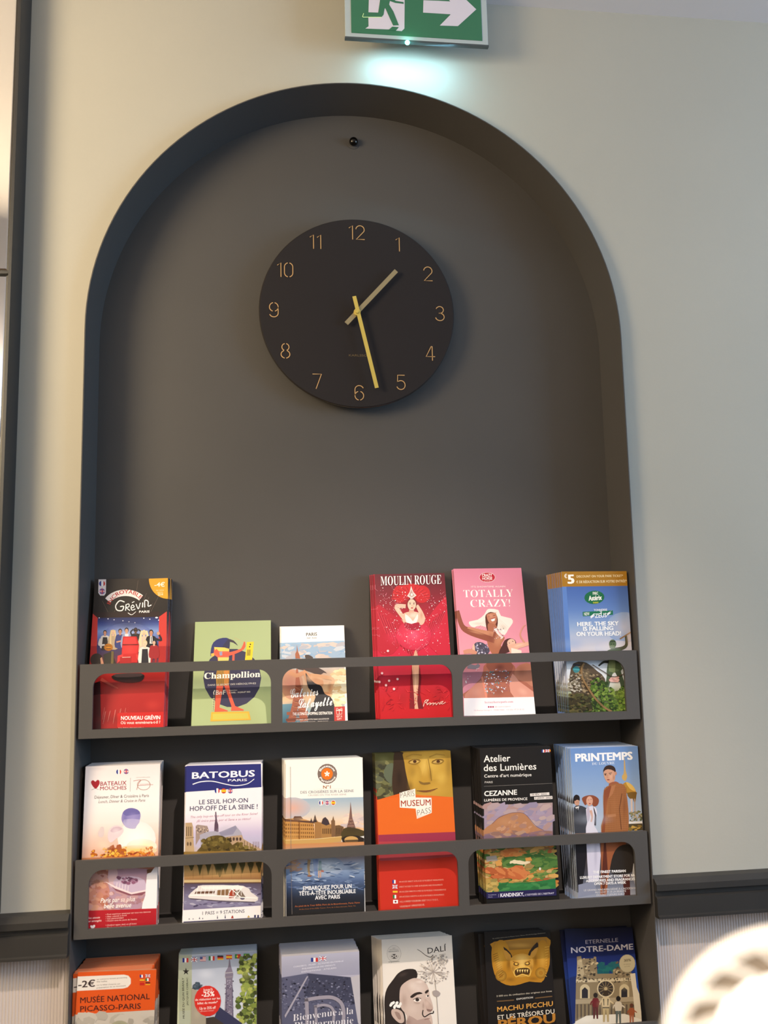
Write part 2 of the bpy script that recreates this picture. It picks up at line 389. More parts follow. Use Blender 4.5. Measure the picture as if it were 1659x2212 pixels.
# ------------------------------------------------------------------ round lamp close to the lens, bottom right
def fpx(x, y, z):
    d = (x-IW/2)/(FOC*IH)*_R - (y-IH/2)/(FOC*IH)*_U + _F
    return Vector((CX, CY, CZ)) + d*z
LD = .26; LC = fpx(1700, 2272, LD); K = LD/(FOC*IH)      # metres per photo pixel at that distance
fl = empty('floor_lamp', (LC.x, LC.y, FLOOR))
tag(fl, 'bright round white lamp with ribbed open rim, out of focus in the bottom right corner', 'lamp')
LM = Matrix.Translation(LC-Vector((LC.x, LC.y, FLOOR))) @ Matrix(((_R.x, _F.x, _U.x, 0), (_R.y, _F.y, _U.y, 0), (_R.z, _F.z, _U.z, 0), (0, 0, 0, 1)))
def lo(name, bm, m, smooth=True): bm.transform(LM); return bm_obj(name, bm, m, fl, smooth)
M_glow = mat('lamp_glass', '#fff8ec', .4, emit='#fff6e8', estr=3.2)
M_shd = mat('lamp_shade', '#fff4e4', .5, emit='#fff0dc', estr=1.0)
bm = bmesh.new(); r = 158*K
lathe_y(bm, [(0, -r*.55)]+[(r*math.sin(math.pi*i/16), -r*.55*math.cos(math.pi*i/16)) for i in range(1, 16)]+[(0, r*.55)], 0, 0, 48); lo('glass_globe', bm, M_glow)
bm = bmesh.new()
lathe_y(bm, [(250*K+19*K*math.cos(2*math.pi*i/12), 18*K*math.sin(2*math.pi*i/12)) for i in range(13)], 0, 0, 64); lo('outer_ring', bm, M_shd)
bm = bmesh.new(); lathe_y(bm, [(0, 60*K), (150*K, 56*K), (225*K, 36*K), (250*K, 14*K)], 0, 0, 48); lo('reflector_dish', bm, mat('tan_shade', '#6f6254', .8))
for k in range(16):
    a0 = 2*math.pi*k/16+.35
    bm = bmesh.new(); pr = []
    for s in range(7):
        f = s/6; rr = (158+86*f)*K; a = a0+.34*f; hw = (9-3*math.sin(math.pi*f))*K
        d = Vector((math.cos(a), math.sin(a))); q = Vector((-d.y, d.x))*hw; c = d*rr
        pr.append([bm.verts.new((c.x+q.x*sg_, yy, c.y+q.y*sg_)) for sg_, yy in ((1, -8*K), (-1, -8*K), (-1, 8*K), (1, 8*K))])
    for A_, B_ in zip(pr, pr[1:]):
        for j in range(4): bm.faces.new((A_[j], A_[(j+1) % 4], B_[(j+1) % 4], B_[j]))
    bm.faces.new(pr[0]); bm.faces.new(list(reversed(pr[-1])))
    lo('rib', bm, M_shd)
bm = bmesh.new(); zt = LC.z-250*K-FLOOR
for (r0, z0, r1, z1) in ((.004, .012, .004, zt), (.09, 0, .088, .010), (.02, .010, .006, .03)):
    a = [bm.verts.new((r0*math.cos(2*math.pi*i/24), r0*math.sin(2*math.pi*i/24), z0)) for i in range(24)]; b = [bm.verts.new((r1*math.cos(2*math.pi*i/24), r1*math.sin(2*math.pi*i/24), z1)) for i in range(24)]
    for i in range(24): bm.faces.new((a[i], a[(i+1) % 24], b[(i+1) % 24], b[i]))
    bm.faces.new(a); bm.faces.new(b)
bm_obj('stem', bm, M_blk, fl)

# ------------------------------------------------------------------ printed leaflets
CROP = dict(A=(160, 1210, 3.7705), B=(580, 1210, 3.95), C=(960, 1200, 3.6065), D=(140, 1590, 3.6065), E=(580, 1590, 3.858),
            F=(980, 1570, 3.6065), G=(140, 1960, 3.6065), H=(580, 1960, 3.858), I=(980, 1940, 2.4433))
def paper_mat():
    m = bpy.data.materials.new('printed_paper'); m.use_nodes = True; nt = m.node_tree; b = nt.nodes['Principled BSDF']
    a = nt.nodes.new('ShaderNodeAttribute'); a.attribute_name = 'ink'
    nt.links.new(a.outputs['Color'], b.inputs['Base Color']); b.inputs['Roughness'].default_value = .42; b.inputs['Specular IOR Level'].default_value = .35
    return m
M_ink = paper_mat(); M_paper = mat('white_paper', '#e9e4da', .6, .3)
_tc = {}
ORD = ['', 'second', 'third', 'fourth', 'fifth', 'sixth', 'seventh', 'eighth', 'ninth', 'tenth', 'eleventh', 'twelfth', 'thirteenth', 'fourteenth', 'fifteenth', 'sixteenth']
FONTCAP = {}
SER = {}
def mathify(s, base_u, base_l):
    return ''.join(chr(base_u+ord(c)-65) if 'A' <= c <= 'Z' else chr(base_l+ord(c)-97) if 'a' <= c <= 'z' else c for c in s)
def glyphs(s, style, off):
    k = (s, style, off)
    if k in _tc: return _tc[k]
    t = s
    if style == 's': t = mathify(s, 0x1D400, 0x1D41A)
    if style == 'sc': t = mathify(s, 0x1D4D0, 0x1D4EA)
    c = bpy.data.curves.new('tmp', 'FONT'); c.body = t; c.size = 1; c.resolution_u = 2; c.offset = off; c.fill_mode = 'FRONT'
    o = bpy.data.objects.new('tmp', c); COL.objects.link(o)
    dg = bpy.context.evaluated_depsgraph_get(); dg.update()
    me = o.evaluated_get(dg).to_mesh()
    vs = [(v.co.x, v.co.y) for v in me.vertices]; fs = [tuple(p.vertices) for p in me.polygons]
    o.evaluated_get(dg).to_mesh_clear(); bpy.data.objects.remove(o); bpy.data.curves.remove(c)
    _tc[k] = (vs, fs); return _tc[k]
def catmull(pts, n=5, closed=True):
    out = []; m = len(pts)
    for i in range(m if closed else m-1):
        p0, p1, p2, p3 = (pts[(i-1) % m] if closed or i > 0 else pts[0]), pts[i], pts[(i+1) % m], (pts[(i+2) % m] if closed or i+2 < m else pts[m-1])
        for k in range(n):
            t = k/n; t2, t3 = t*t, t*t*t
            out.append(tuple(.5*(2*p1[a]+(p2[a]-p0[a])*t+(2*p0[a]-5*p1[a]+4*p2[a]-p3[a])*t2+(3*p1[a]-p0[a]-3*p2[a]+p3[a])*t3) for a in (0, 1)))
    if not closed: out.append(tuple(pts[-1]))
    return out
def mixc(a, b, t):
    return tuple(x+(y-x)*t for x, y in zip(a, b))

class Leaf:
    def __init__(s, crop, TL, TR, BR, BL, Yt, Yb, row):
        s.o = CROP[crop]; s.row = row; s.zf = FL[row]; s.Yt, s.Yb = Yt, Yb
        def P(p, Y): return upx(s.o[0]+p[0]/s.o[2], s.o[1]+p[1]/s.o[2], Y)
        zt = (P(TL, Yt).z+P(TR, Yt).z)/2
        s.d = Vector((0, Yt-Yb, zt-s.zf)).normalized()          # up the slope
        s.p0 = Vector((0, Yb, s.zf)); s.n = Vector((0, -s.d.z, s.d.y))  # towards the viewer
        C = [s.plane(p) for p in (TL, TR, BR, BL)]
        u = ((C[1]-C[0])+(C[2]-C[3])).normalized(); v = s.n.cross(u)*-1
        if v.z < 0: v = -v
        s.u, s.v = u, v
        s.W = ((C[1]-C[0]).dot(u)+(C[2]-C[3]).dot(u))/2
        cx = ((C[0].dot(u)+C[3].dot(u))+(C[1].dot(u)+C[2].dot(u)))/4
        top = (C[0].dot(v)+C[1].dot(v))/2
        # lowest corner rests on the shelf: along v the floor is where z = zf
        base = s.p0
        def pt(a, b): return base + u*(a-base.dot(u)) + v*(b-base.dot(v))
        lo_ = min(((s.zf-pt(cx+sg*s.W/2, top).z)/v.z) for sg in (-1, 1))  # negative
        hi_ = max(((s.zf-pt(cx+sg*s.W/2, top).z)/v.z) for sg in (-1, 1))
        s.H = -hi_; s.org = pt(cx-s.W/2, top-s.H)
        s.V = []; s.Fc = []; s.Cc = []; s.layer = 0; s.bgc = (1, 1, 1)
        s.upx_ = ((TL[0]-BL[0]), (TL[1]-BL[1])); l = math.hypot(*s.upx_); s.upx_ = (s.upx_[0]/l, s.upx_[1]/l)
    def plane(s, p):
        x, y = s.o[0]+p[0]/s.o[2], s.o[1]+p[1]/s.o[2]
        d = (x-IW/2)/(FOC*IH)*_R - (y-IH/2)/(FOC*IH)*_U + _F; c = Vector((CX, CY, CZ))
        return c + d*((s.p0-c).dot(s.n)/d.dot(s.n))
    def uv(s, x, y):
        q = s.plane((x, y))-s.org; return (q.dot(s.u), q.dot(s.v))
    # --- low level: polygon in uv, colour or function of uv
    def clip(s, pts):
        for ax, lim, sg in ((0, 0, 1), (0, s.W, -1), (1, 0, 1), (1, s.H, -1)):
            out = []; n = len(pts)
            for i in range(n):
                a, b = pts[i-1], pts[i]; da, db = (a[ax]-lim)*sg, (b[ax]-lim)*sg
                if (da < 0) != (db < 0):
                    t = da/(da-db); out.append((a[0]+(b[0]-a[0])*t, a[1]+(b[1]-a[1])*t))
                if db >= 0: out.append(b)
            pts = out
            if len(pts) < 3: return []
        return pts
    def face(s, pts, col):
        i = len(s.V); s.V += [(p[0], -s.layer*5e-6-.00006, p[1]) for p in pts]; s.Fc.append(tuple(range(i, i+len(pts))))
        s.Cc += [col(p) if callable(col) else col for p in pts]
    def addpoly(s, uvp, col, convex=False):
        q = s.clip(uvp)
        if len(q) < 3: return
        if convex or len(q) == 3: s.face(q, col); return
        for t in tessellate_polygon([[Vector((a, b, 0)) for a, b in q]]): s.face([q[i] for i in t], col)
    # --- drawing in crop pixels
    def bg(s, c):
        s.face([(0, 0), (s.W, 0), (s.W, s.H), (0, s.H)], lin(c)); s.layer += 1; return s
    def P(s, pts, c, sm=0):
        if sm: pts = catmull(pts, sm)
        s.addpoly([s.uv(*p) for p in pts], lin(c)); s.layer += 1
    def E(s, x, y, rx, ry, c, c2=None, rot=0, n=18):
        ca, sa = math.cos(math.radians(rot)), math.sin(math.radians(rot))
        ring = [s.uv(x+rx*math.cos(6.2832*i/n)*ca-ry*math.sin(6.2832*i/n)*sa, y+rx*math.cos(6.2832*i/n)*sa+ry*math.sin(6.2832*i/n)*ca) for i in range(n)]
        if c2 is None: s.addpoly(ring, lin(c), True)
        else:
            o = s.uv(x, y); a, b = lin(c), lin(c2); m = max(math.hypot(p[0]-o[0], p[1]-o[1]) for p in ring) or 1
            for i in range(n):
                r0, r1 = ring[i-1], ring[i]
                q = [o, r0, r1]
                if all(0 <= p[0] <= s.W and 0 <= p[1] <= s.H for p in q):
                    k = len(s.V); s.V += [(p[0], -s.layer*5e-6-.00006, p[1]) for p in q]; s.Fc.append((k, k+1, k+2)); s.Cc += [a, b, b]
                else: s.addpoly(q, lambda p: mixc(a, b, min(1, math.hypot(p[0]-o[0], p[1]-o[1])/m)), True)
        s.layer += 1
    def G(s, quad, cols, nx=1, ny=6):
        """gradient over a quad TL, TR, BR, BL; cols: rows from top to bottom"""
        L = [lin(c) for c in cols]
        def cf(t):
            t = max(0, min(.9999, t))*(len(L)-1); k = int(t); return mixc(L[k], L[k+1], t-k)
        TL, TR, BR, BL = quad; rows = []
        for j in range(ny+1):
            t = j/ny; a = (TL[0]+(BL[0]-TL[0])*t, TL[1]+(BL[1]-TL[1])*t); b = (TR[0]+(BR[0]-TR[0])*t, TR[1]+(BR[1]-TR[1])*t)
            rows.append((s.uv(*a), s.uv(*b), cf(t)))
        for (a0, b0, c0), (a1, b1, c1) in zip(rows, rows[1:]):
            q = [a0, b0, b1, a1]
            if all(-.0001 <= p[0] <= s.W+.0001 and -.0001 <= p[1] <= s.H+.0001 for p in q):
                k = len(s.V); s.V += [(p[0], -s.layer*5e-6-.00006, p[1]) for p in q]; s.Fc.append((k, k+1, k+2, k+3)); s.Cc += [c0, c0, c1, c1]
            else:
                va, vb = (a0[1]+b0[1])/2, (a1[1]+b1[1])/2
                s.addpoly(q, lambda p: mixc(c0, c1, max(0, min(1, (va-p[1])/((va-vb) or 1)))), True)
        s.layer += 1
    def L(s, pts, wd, c, closed=False, taper=None, sm=0):
        if sm: pts = catmull(pts, sm, closed)
        n = len(pts); A_, B_ = [], []
        for i in range(n):
            a = pts[i-1] if (i or closed) else pts[i]; b = pts[(i+1) % n] if (i < n-1 or closed) else pts[i]
            dx, dy = b[0]-a[0], b[1]-a[1]; l = math.hypot(dx, dy) or 1; ww = wd if not taper else wd+(taper-wd)*i/(n-1)
            A_.append((pts[i][0]-dy/l*ww/2, pts[i][1]+dx/l*ww/2)); B_.append((pts[i][0]+dy/l*ww/2, pts[i][1]-dx/l*ww/2))
        for i in range(n if closed else n-1):
            j = (i+1) % n; s.addpoly([s.uv(*p) for p in (A_[i], A_[j], B_[j], B_[i])], lin(c), True)
        s.layer += 1
    def LB(s, pts, c, sm=4):
        """limb: tapering body through (x, y, width)"""
        c2 = catmull([(p[0], p[1]) for p in pts], sm, False); n = len(c2); m = len(pts)-1; A_, B_ = [], []
        for i in range(n):
            a, b = c2[max(0, i-1)], c2[min(n-1, i+1)]; dx, dy = b[0]-a[0], b[1]-a[1]; l = math.hypot(dx, dy) or 1
            f = i/(n-1)*m; k = min(m-1, int(f)); ww = (pts[k][2]+(pts[k+1][2]-pts[k][2])*(f-k))/2
            A_.append((c2[i][0]-dy/l*ww, c2[i][1]+dx/l*ww)); B_.append((c2[i][0]+dy/l*ww, c2[i][1]-dx/l*ww))
        s.addpoly([s.uv(*p) for p in A_+B_[::-1]], lin(c)); s.layer += 1
    def S(s, n, x0, x1, y0, y1, r0, r1, cols, seed=1, asp=1.6, rot=0, fn=None, k=6):
        """scatter of irregular dabs"""
        rg = random.Random(seed)
        for i in range(n):
            x, y = rg.uniform(x0, x1), rg.uniform(y0, y1)
            if fn and not fn(x, y): continue
            r = rg.uniform(r0, r1); c = lin(rg.choice(cols)); a0 = rg.uniform(0, 6.28); ra = math.radians(rot+rg.uniform(-20, 20))
            pts = []
            for j in range(k):
                t = a0+6.2832*j/k; q = r*rg.uniform(.75, 1.15); px_, py_ = q*asp*math.cos(t), q*math.sin(t)
                pts.append(s.uv(x+px_*math.cos(ra)-py_*math.sin(ra), y+px_*math.sin(ra)+py_*math.cos(ra)))
            s.addpoly(pts, c, True)
            s.layer += .3
        s.layer += 1
    def T(s, txt, x0, y0, x1, y1, h, c, off=0.0, st='n', up=None, shear=0, arc=None, flip=False):
        vs, fs = glyphs(txt, st, min(off, 0))
        if not vs: return
        ref, _ = glyphs('H', st, min(off, 0)); cap = max(v[1] for v in ref)
        if off > 0:   # bolder: the same letters printed again a hair beside themselves
            o_ = off*.8; sh = ((-o_, 0), (o_, 0)) if h < 16 else ((-o_, -o_*.6), (o_, -o_*.6), (-o_, o_*.6), (o_, o_*.6))
            nv = len(vs); vs, fs = [(a+dx, b+dy) for dx, dy in sh for a, b in vs], [tuple(i+nv*q for i in f) for q in range(len(sh)) for f in fs]
        else: nv = len(vs)
        bx0, bx1 = min(v[0] for v in vs), max(v[0] for v in vs); col = lin(c); k = h/cap
        ux, uy = up or s.upx_; P = []
        for gx, gy in vs:
            t = (gx+shear*gy-bx0)/(bx1-bx0)
            if arc:
                ax, ay, ar, a0, a1 = arc; an = math.radians(a0+(a1-a0)*t); rr = ar-gy*k if flip else ar+gy*k
                P.append(s.uv(ax+rr*math.cos(an), ay-rr*math.sin(an)))
            else: P.append(s.uv(x0+(x1-x0)*t+ux*gy*k, y0+(y1-y0)*t+uy*gy*k))
        ins = all(0 <= p[0] <= s.W and 0 <= p[1] <= s.H for p in P)
        b = len(s.V)
        if ins:
            s.V += [(p[0], -(s.layer+i//nv)*5e-6-.00006, p[1]) for i, p in enumerate(P)]; s.Cc += [col]*len(P); s.Fc += [tuple(b+i for i in f) for f in fs]
            s.layer += len(P)//nv-1
        else:
            for f in fs: s.addpoly([P[i] for i in f], col)
        s.layer += 1
    def F(s, x, y, rx, ry, c, al=.7, rot=0):
        """soft airbrushed tint: the ink already printed in an ellipse is diced finely and blended towards c"""
        col = lin(c); ca, sa = math.cos(math.radians(rot)), math.sin(math.radians(rot)); o = s.uv(x, y)
        e1 = s.uv(x+rx*ca, y+rx*sa); e2 = s.uv(x-ry*sa, y+ry*ca)
        ax, ay, bx, by = e1[0]-o[0], e1[1]-o[1], e2[0]-o[0], e2[1]-o[1]; det = ax*by-ay*bx
        w_, h_ = math.hypot(ax, bx), math.hypot(ay, by); thr = max(.0012, .42*min(math.hypot(ax, ay), math.hypot(bx, by)))
        u0, u1, v0, v1 = o[0]-w_, o[0]+w_, o[1]-h_, o[1]+h_
        def wgt(p):
            dx, dy = p[0]-o[0], p[2]-o[1]; r = math.hypot((dx*by-dy*bx)/det, (ax*dy-ay*dx)/det)
            return al*(.5+.5*math.cos(math.pi*r)) if r < 1 else 0
        V, Cc = s.V, s.Cc; newF = []; done = set()
        for f in s.Fc:
            xs = [V[i][0] for i in f]; zs = [V[i][2] for i in f]
            if min(xs) > u1 or max(xs) < u0 or min(zs) > v1 or max(zs) < v0: newF.append(f); continue
            if max(xs)-min(xs) <= thr and max(zs)-min(zs) <= thr:
                newF.append(f)
                for i in f:
                    if i not in done: done.add(i); Cc[i] = mixc(Cc[i], col, wgt(V[i]))
                continue
            st = [((V[f[0]], Cc[f[0]]), (V[f[k]], Cc[f[k]]), (V[f[k+1]], Cc[f[k+1]])) for k in range(1, len(f)-1)]
            while st:
                t = st.pop(); L = [math.hypot(t[k][0][0]-t[(k+1) % 3][0][0], t[k][0][2]-t[(k+1) % 3][0][2]) for k in range(3)]
                hit = not (min(q[0][0] for q in t) > u1 or max(q[0][0] for q in t) < u0 or min(q[0][2] for q in t) > v1 or max(q[0][2] for q in t) < v0)
                k = L.index(max(L))
                if hit and L[k] > thr:
                    a, b, c_ = t[k], t[(k+1) % 3], t[(k+2) % 3]; m = (tuple((p+q)/2 for p, q in zip(a[0], b[0])), mixc(a[1], b[1], .5))
                    st += [(a, m, c_), (m, b, c_)]
                else:
                    n = len(V); V += [q[0] for q in t]; Cc += [mixc(q[1], col, wgt(q[0])) if hit else q[1] for q in t]; newF.append((n, n+1, n+2))
        s.Fc = newF
    def flag(s, x, y, w_, h_, k, rnd=False):
        Q = lambda fx0, fy0, fx1, fy1, c: s.addpoly([s.uv(x+w_*a, y+h_*b) for a, b in ((fx0, fy0), (fx1, fy0), (fx1, fy1), (fx0, fy1))], lin(c), True)
        x -= w_/2; y -= h_/2
        V3 = lambda a, b, c: (Q(0, 0, .34, 1, a), Q(.34, 0, .67, 1, b), Q(.67, 0, 1, 1, c))
        H3 = lambda a, b, c, p=.33, q=.67: (Q(0, 0, 1, p, a), Q(0, p, 1, q, b), Q(0, q, 1, 1, c))
        if rnd:   # round flag: base disc, then bands cut to the disc by narrow strips
            n = 14
            for i in range(n):
                f0, f1 = i/n, (i+1)/n; hh = [math.sqrt(max(0, .25-(f-.5)**2)) for f in (f0, f1)]
                def band(c, lo_=-1, hi_=1):
                    a0, b0, a1, b1 = [max(-h1, min(h1, v*.5)) for h1, v in ((hh[0], lo_), (hh[0], hi_), (hh[1], lo_), (hh[1], hi_))]
                    s.addpoly([s.uv(x+w_*f0, y+h_*(.5+a0)), s.uv(x+w_*f1, y+h_*(.5+a1)), s.uv(x+w_*f1, y+h_*(.5+b1)), s.uv(x+w_*f0, y+h_*(.5+b0))], lin(c))
                if k == 'fr': band('#2b3a8c' if f0 < .33 else '#f2f0f0' if f0 < .66 else '#c8342e')
                elif k == 'es': band('#c0392b', -1, -.45); band('#f0c030', -.45, .45); band('#c0392b', .45, 1)
                else:
                    band('#5b5f9c'); s.layer += 1; band('#f4eaea' if i % 2 else '#d8404a', -.35, .35) if not .4 < f0 < .55 else band('#cc3340')
                    s.layer -= 1
            s.layer += 2; return
        if k == 'fr': V3('#2b3a8c', '#f2f0f0', '#c8342e')
        elif k == 'it': V3('#2f7d46', '#f2f0f0', '#c8342e')
        elif k == 'es': H3('#c0392b', '#f0c030', '#c0392b', .27, .73)
        elif k == 'de': H3('#222222', '#b93028', '#e6b52e')
        elif k == 'cn': Q(0, 0, 1, 1, '#c22a22')
        elif k == 'jp': Q(0, 0, 1, 1, '#f4f0f0'); s.layer += 1; s.E(x+w_/2, y+h_/2, h_*.28, h_*.28, '#7c1a1e')
        elif k == 'pt': Q(0, 0, .4, 1, '#2f7d46'); Q(.4, 0, 1, 1, '#b8322c'); s.layer += 1; s.E(x+w_*.4, y+h_/2, h_*.2, h_*.2, '#e6c040')
        elif k == 'br': Q(0, 0, 1, 1, '#3f8c46'); s.layer += 1; s.P([(x+w_*.1, y+h_/2), (x+w_/2, y+h_*.1), (x+w_*.9, y+h_/2), (x+w_/2, y+h_*.9)], '#e0c840'); s.E(x+w_/2, y+h_/2, h_*.2, h_*.2, '#2c3f8a')
        elif k == 'us':
            for i in range(7): Q(0, i/7, 1, (i+1)/7, '#c0424a' if i % 2 == 0 else '#f2eeee')
            s.layer += 1; Q(0, 0, .45, .55, '#4a4f8c')
        else:
            Q(0, 0, 1, 1, '#53569a'); s.layer += 1
            for a in ((0, 0, 1, 1), (0, 1, 1, 0)): s.L([(x+w_*a[0], y+h_*a[1]), (x+w_*a[2], y+h_*a[3])], h_*.2, '#f2eeee')
            Q(.38, 0, .62, 1, '#f2eeee'); Q(0, .35, 1, .65, '#f2eeee'); s.layer += 1; Q(.43, 0, .57, 1, '#c8343c'); Q(0, .42, 1, .58, '#c8343c')
        s.layer += 1
    # --- turn into objects
    def build(s, n, T_, dx, rotd, label, group, glabel, sidecol='#e6e0d6', th=.0016, seed=3, nf=None, ftop=None):
        used = sorted({i for f in s.Fc for i in f}); ix = {v: k for k, v in enumerate(used)}
        s.V = [s.V[i] for i in used]; s.Cc = [s.Cc[i] for i in used]; s.Fc = [tuple(ix[i] for i in f) for f in s.Fc]
        me = bpy.data.meshes.new('cover'); me.from_pydata(s.V, [], s.Fc)
        ca = me.color_attributes.new('ink', 'FLOAT_COLOR', 'POINT')
        ca.data.foreach_set('color', [x for c in s.Cc for x in (*c, 1.0)])
        me.materials.append(M_ink)
        # folded sheet body: three thin panels folded back and forth
        W, H, t, g = s.W, s.H, .00018, (th-.0003)/2
        path = [(0, 0), (W, 0), (W, g), (.0006, g+.0001), (.0004, 2*g), (W-.0012, 2*g)]
        out = [(x, y) for x, y in path] + [(x+(0 if 0 < i < 5 else 0), y+t) for i, (x, y) in reversed(list(enumerate(path)))]
        bm = bmesh.new(); lo_ = [bm.verts.new((x, y, 0)) for x, y in out]; hi_ = [bm.verts.new((x, y, H)) for x, y in out]; k = len(out)
        for i in range(k): bm.faces.new((lo_[i], lo_[(i+1) % k], hi_[(i+1) % k], hi_[i]))
        for r_ in (0, 1, 2, 3, 4):
            a, b, c, d = r_, r_+1, k-2-r_, k-1-r_
            bm.faces.new((hi_[a], hi_[b], hi_[c], hi_[d])); bm.faces.new((lo_[d], lo_[c], lo_[b], lo_[a]))
        bme = bpy.data.meshes.new('leaflet'); bm.to_mesh(bme); bm.free()
        bme.materials.append(mat('paper_'+sidecol.strip('#'), sidecol, .6, .3))
        rg = random.Random(seed); base_ang = math.atan2(s.u.z, s.u.x)
        first = None
        for i in range(n):
            f = i/(n-1) if n > 1 else 0
            if i == 0: mw = Matrix(((s.u.x, -s.n.x, s.v.x, s.org.x), (s.u.y, -s.n.y, s.v.y, s.org.y), (s.u.z, -s.n.z, s.v.z, s.org.z), (0, 0, 0, 1)))
            else:
                yb = s.Yb+i*max(th, .0017); yt = max(s.Yt+(T_-s.Yt)*f, yb-.004 + 0*i)
                a = base_ang+math.radians(rotd*f+rg.uniform(-.35, .35)); Hz = s.H
                sn = max(-.3, min(.6, (yt-yb)/Hz)); cs = math.sqrt(1-sn*sn)
                u = Vector((math.cos(a), 0, math.sin(a))); d = Vector((0, sn, cs)); u = (u-d*u.dot(d)).normalized(); nn = u.cross(d)*-1  # back dir
                bk = -nn if nn.y < 0 else nn
                cxm = s.org.x+s.u.x*s.W/2+s.v.x*0+dx*f+rg.uniform(-.0007, .0007)
                z0 = s.zf+max(0, -u.z*s.W if u.z < 0 else 0)
                o_ = Vector((cxm-u.x*s.W/2, yb, z0))
                v2 = bk.cross(u)
                if v2.z < 0: v2 = -v2
                mw = Matrix(((u.x, bk.x, v2.x, o_.x), (u.y, bk.y, v2.y, o_.y), (u.z, bk.z, v2.z, o_.z), (0, 0, 0, 1)))
            if i == 0:
                o = bpy.data.objects.new('leaflet', bme); c = bpy.data.objects.new('cover', me); first = (o, c)
            else: o = first[0].copy(); c = first[1].copy()
            COL.objects.link(o); COL.objects.link(c); c.parent = o; o.matrix_world = mw
            if i == 0: tag(o, label, 'leaflet')
            else: tag(o, glabel+', '+(ORD[i] if i < n-1 else 'rearmost')+' in the pile', 'leaflet', group)

# ---- top shelf -----------------------------------------------------------------------------------------------
# 1 black and red waxwork museum leaflet
s = Leaf('A', (165, 158), (765, 145), (735, 1355), (98, 1372), .052, .014, 0); s.bg('#241f1d')
s.G([(160, 150), (770, 140), (760, 460), (150, 470)], ['#332c29', '#1d1918'])
for x0, y0, x1, y1 in ((522, 165, 508, 260), (590, 270, 520, 440), (610, 300, 560, 440), (690, 290, 610, 450), (640, 350, 590, 460), (340, 400, 310, 450), (230, 330, 290, 450)): s.L([(x0, y0), (x1, y1)], 2.2, '#6a5852')
s.G([(190, 462), (692, 452), (690, 700), (186, 700)], ['#1e2346', '#34458c', '#7f97cc', '#5a6cae', '#2c3670'], ny=10)
s.E(440, 620, 210, 110, '#a7b6dc', '#5a6cae')
s.P([(140, 425), (192, 470), (186, 860), (120, 860)], '#c8352f'); s.P([(755, 418), (692, 462), (686, 850), (752, 850)], '#c93a33')
s.P([(140, 425), (755, 418), (692, 462), (192, 470)], '#2b1a1a')
s.G([(120, 700), (752, 700), (735, 1360), (98, 1375)], ['#a31f1f', '#b3211f', '#a81a1a', '#9c1719'], ny=8)
s.G([(186, 690), (688, 690), (688, 860), (184, 860)], ['#2b3468', '#4a2e4e', '#7a2830'])
for i in range(9): s.E(205+i*58+(i*37 % 23), 470+(i*53 % 45), 5, 4, '#f4f2ff')
s.E(672, 468, 11, 6, '#ffffff')
def person(s, x, y, h, hair, skin, top, lw=None, legs=None, arm=None):
    """small printed figure: head centre (x, y), head height h"""
    s.P([(x-h*1.15, y+h*3.6), (x-h*1.0, y+h*1.1), (x-h*.35, y+h*.62), (x+h*.35, y+h*.62), (x+h*1.0, y+h*1.1), (x+h*1.15, y+h*3.6)], top, 3)
    s.P([(x-h*.18, y+h*.3), (x+h*.18, y+h*.3), (x+h*.25, y+h*.8), (x-h*.25, y+h*.8)], skin)
    s.E(x, y-h*.1, h*.44, h*.56, hair); s.E(x, y+h*.04, h*.34, h*.44, skin)
    s.E(x-h*.13, y, h*.05, h*.03, '#3a2a26'); s.E(x+h*.13, y, h*.05, h*.03, '#3a2a26'); s.L([(x-h*.1, y+h*.24), (x+h*.1, y+h*.24)], h*.05, '#8a4a40')
person(s, 252, 592, 34, '#221a18', '#c98f74', '#d8d2cc'); s.P([(235, 628), (270, 628), (285, 735), (222, 735)], '#221d24')
person(s, 318, 590, 36, '#d8b98a', '#e0b89a', '#b9a080'); s.LB([(305, 570, 12), (296, 640, 16), (300, 700, 12)], '#dcc294'); s.LB([(332, 570, 10), (340, 640, 14), (336, 690, 10)], '#dcc294')
person(s, 376, 582, 36, '#2a2020', '#b98468', '#343c78'); s.L([(345, 668), (400, 655)], 12, '#c58f74')
person(s, 428, 574, 38, '#1c1718', '#c99a80', '#8d98b8'); s.P([(412, 600), (446, 600), (440, 640), (420, 640)], '#d4d6e0')
person(s, 502, 574, 38, '#2c2224', '#5d4238', '#26242c'); s.L([(486, 572), (520, 572)], 8, '#181416'); s.LB([(470, 610, 14), (462, 585, 12), (484, 562, 10)], '#2c2a32'); s.LB([(534, 610, 14), (546, 585, 12), (522, 562, 10)], '#2c2a32')
person(s, 570, 596, 42, '#e0c49a', '#e4bda0', '#cdb8a6'); s.LB([(552, 575, 14), (540, 640, 20), (545, 700, 14)], '#e2cba4'); s.LB([(590, 575, 14), (602, 640, 20), (598, 690, 14)], '#e2cba4')
person(s, 628, 592, 40, '#221a18', '#c08a70', '#1d1b22'); s.P([(620, 620), (637, 620), (642, 680), (616, 680)], '#e6e2e0'); s.L([(629, 622), (630, 675)], 6, '#1c1a22'); s.LB([(655, 640, 20), (710, 650, 18), (688, 600, 12)], '#24222c'); s.E(687, 597, 12, 14, '#c89478')
s.E(280, 710, 36, 30, '#d98e1e', '#a8620e'); s.L([(258, 700), (300, 700)], 5, '#5c2f10'); s.L([(262, 722), (300, 722)], 6, '#5c2f10')
s.LB([(215, 640, 14), (205, 690, 16), (250, 690, 12)], '#d6cfca')
s.P([(400, 622), (510, 622), (530, 690), (515, 835), (385, 835), (392, 690)], '#bf1f22'); s.P([(410, 630), (500, 630), (512, 682), (398, 684)], '#d9393a')
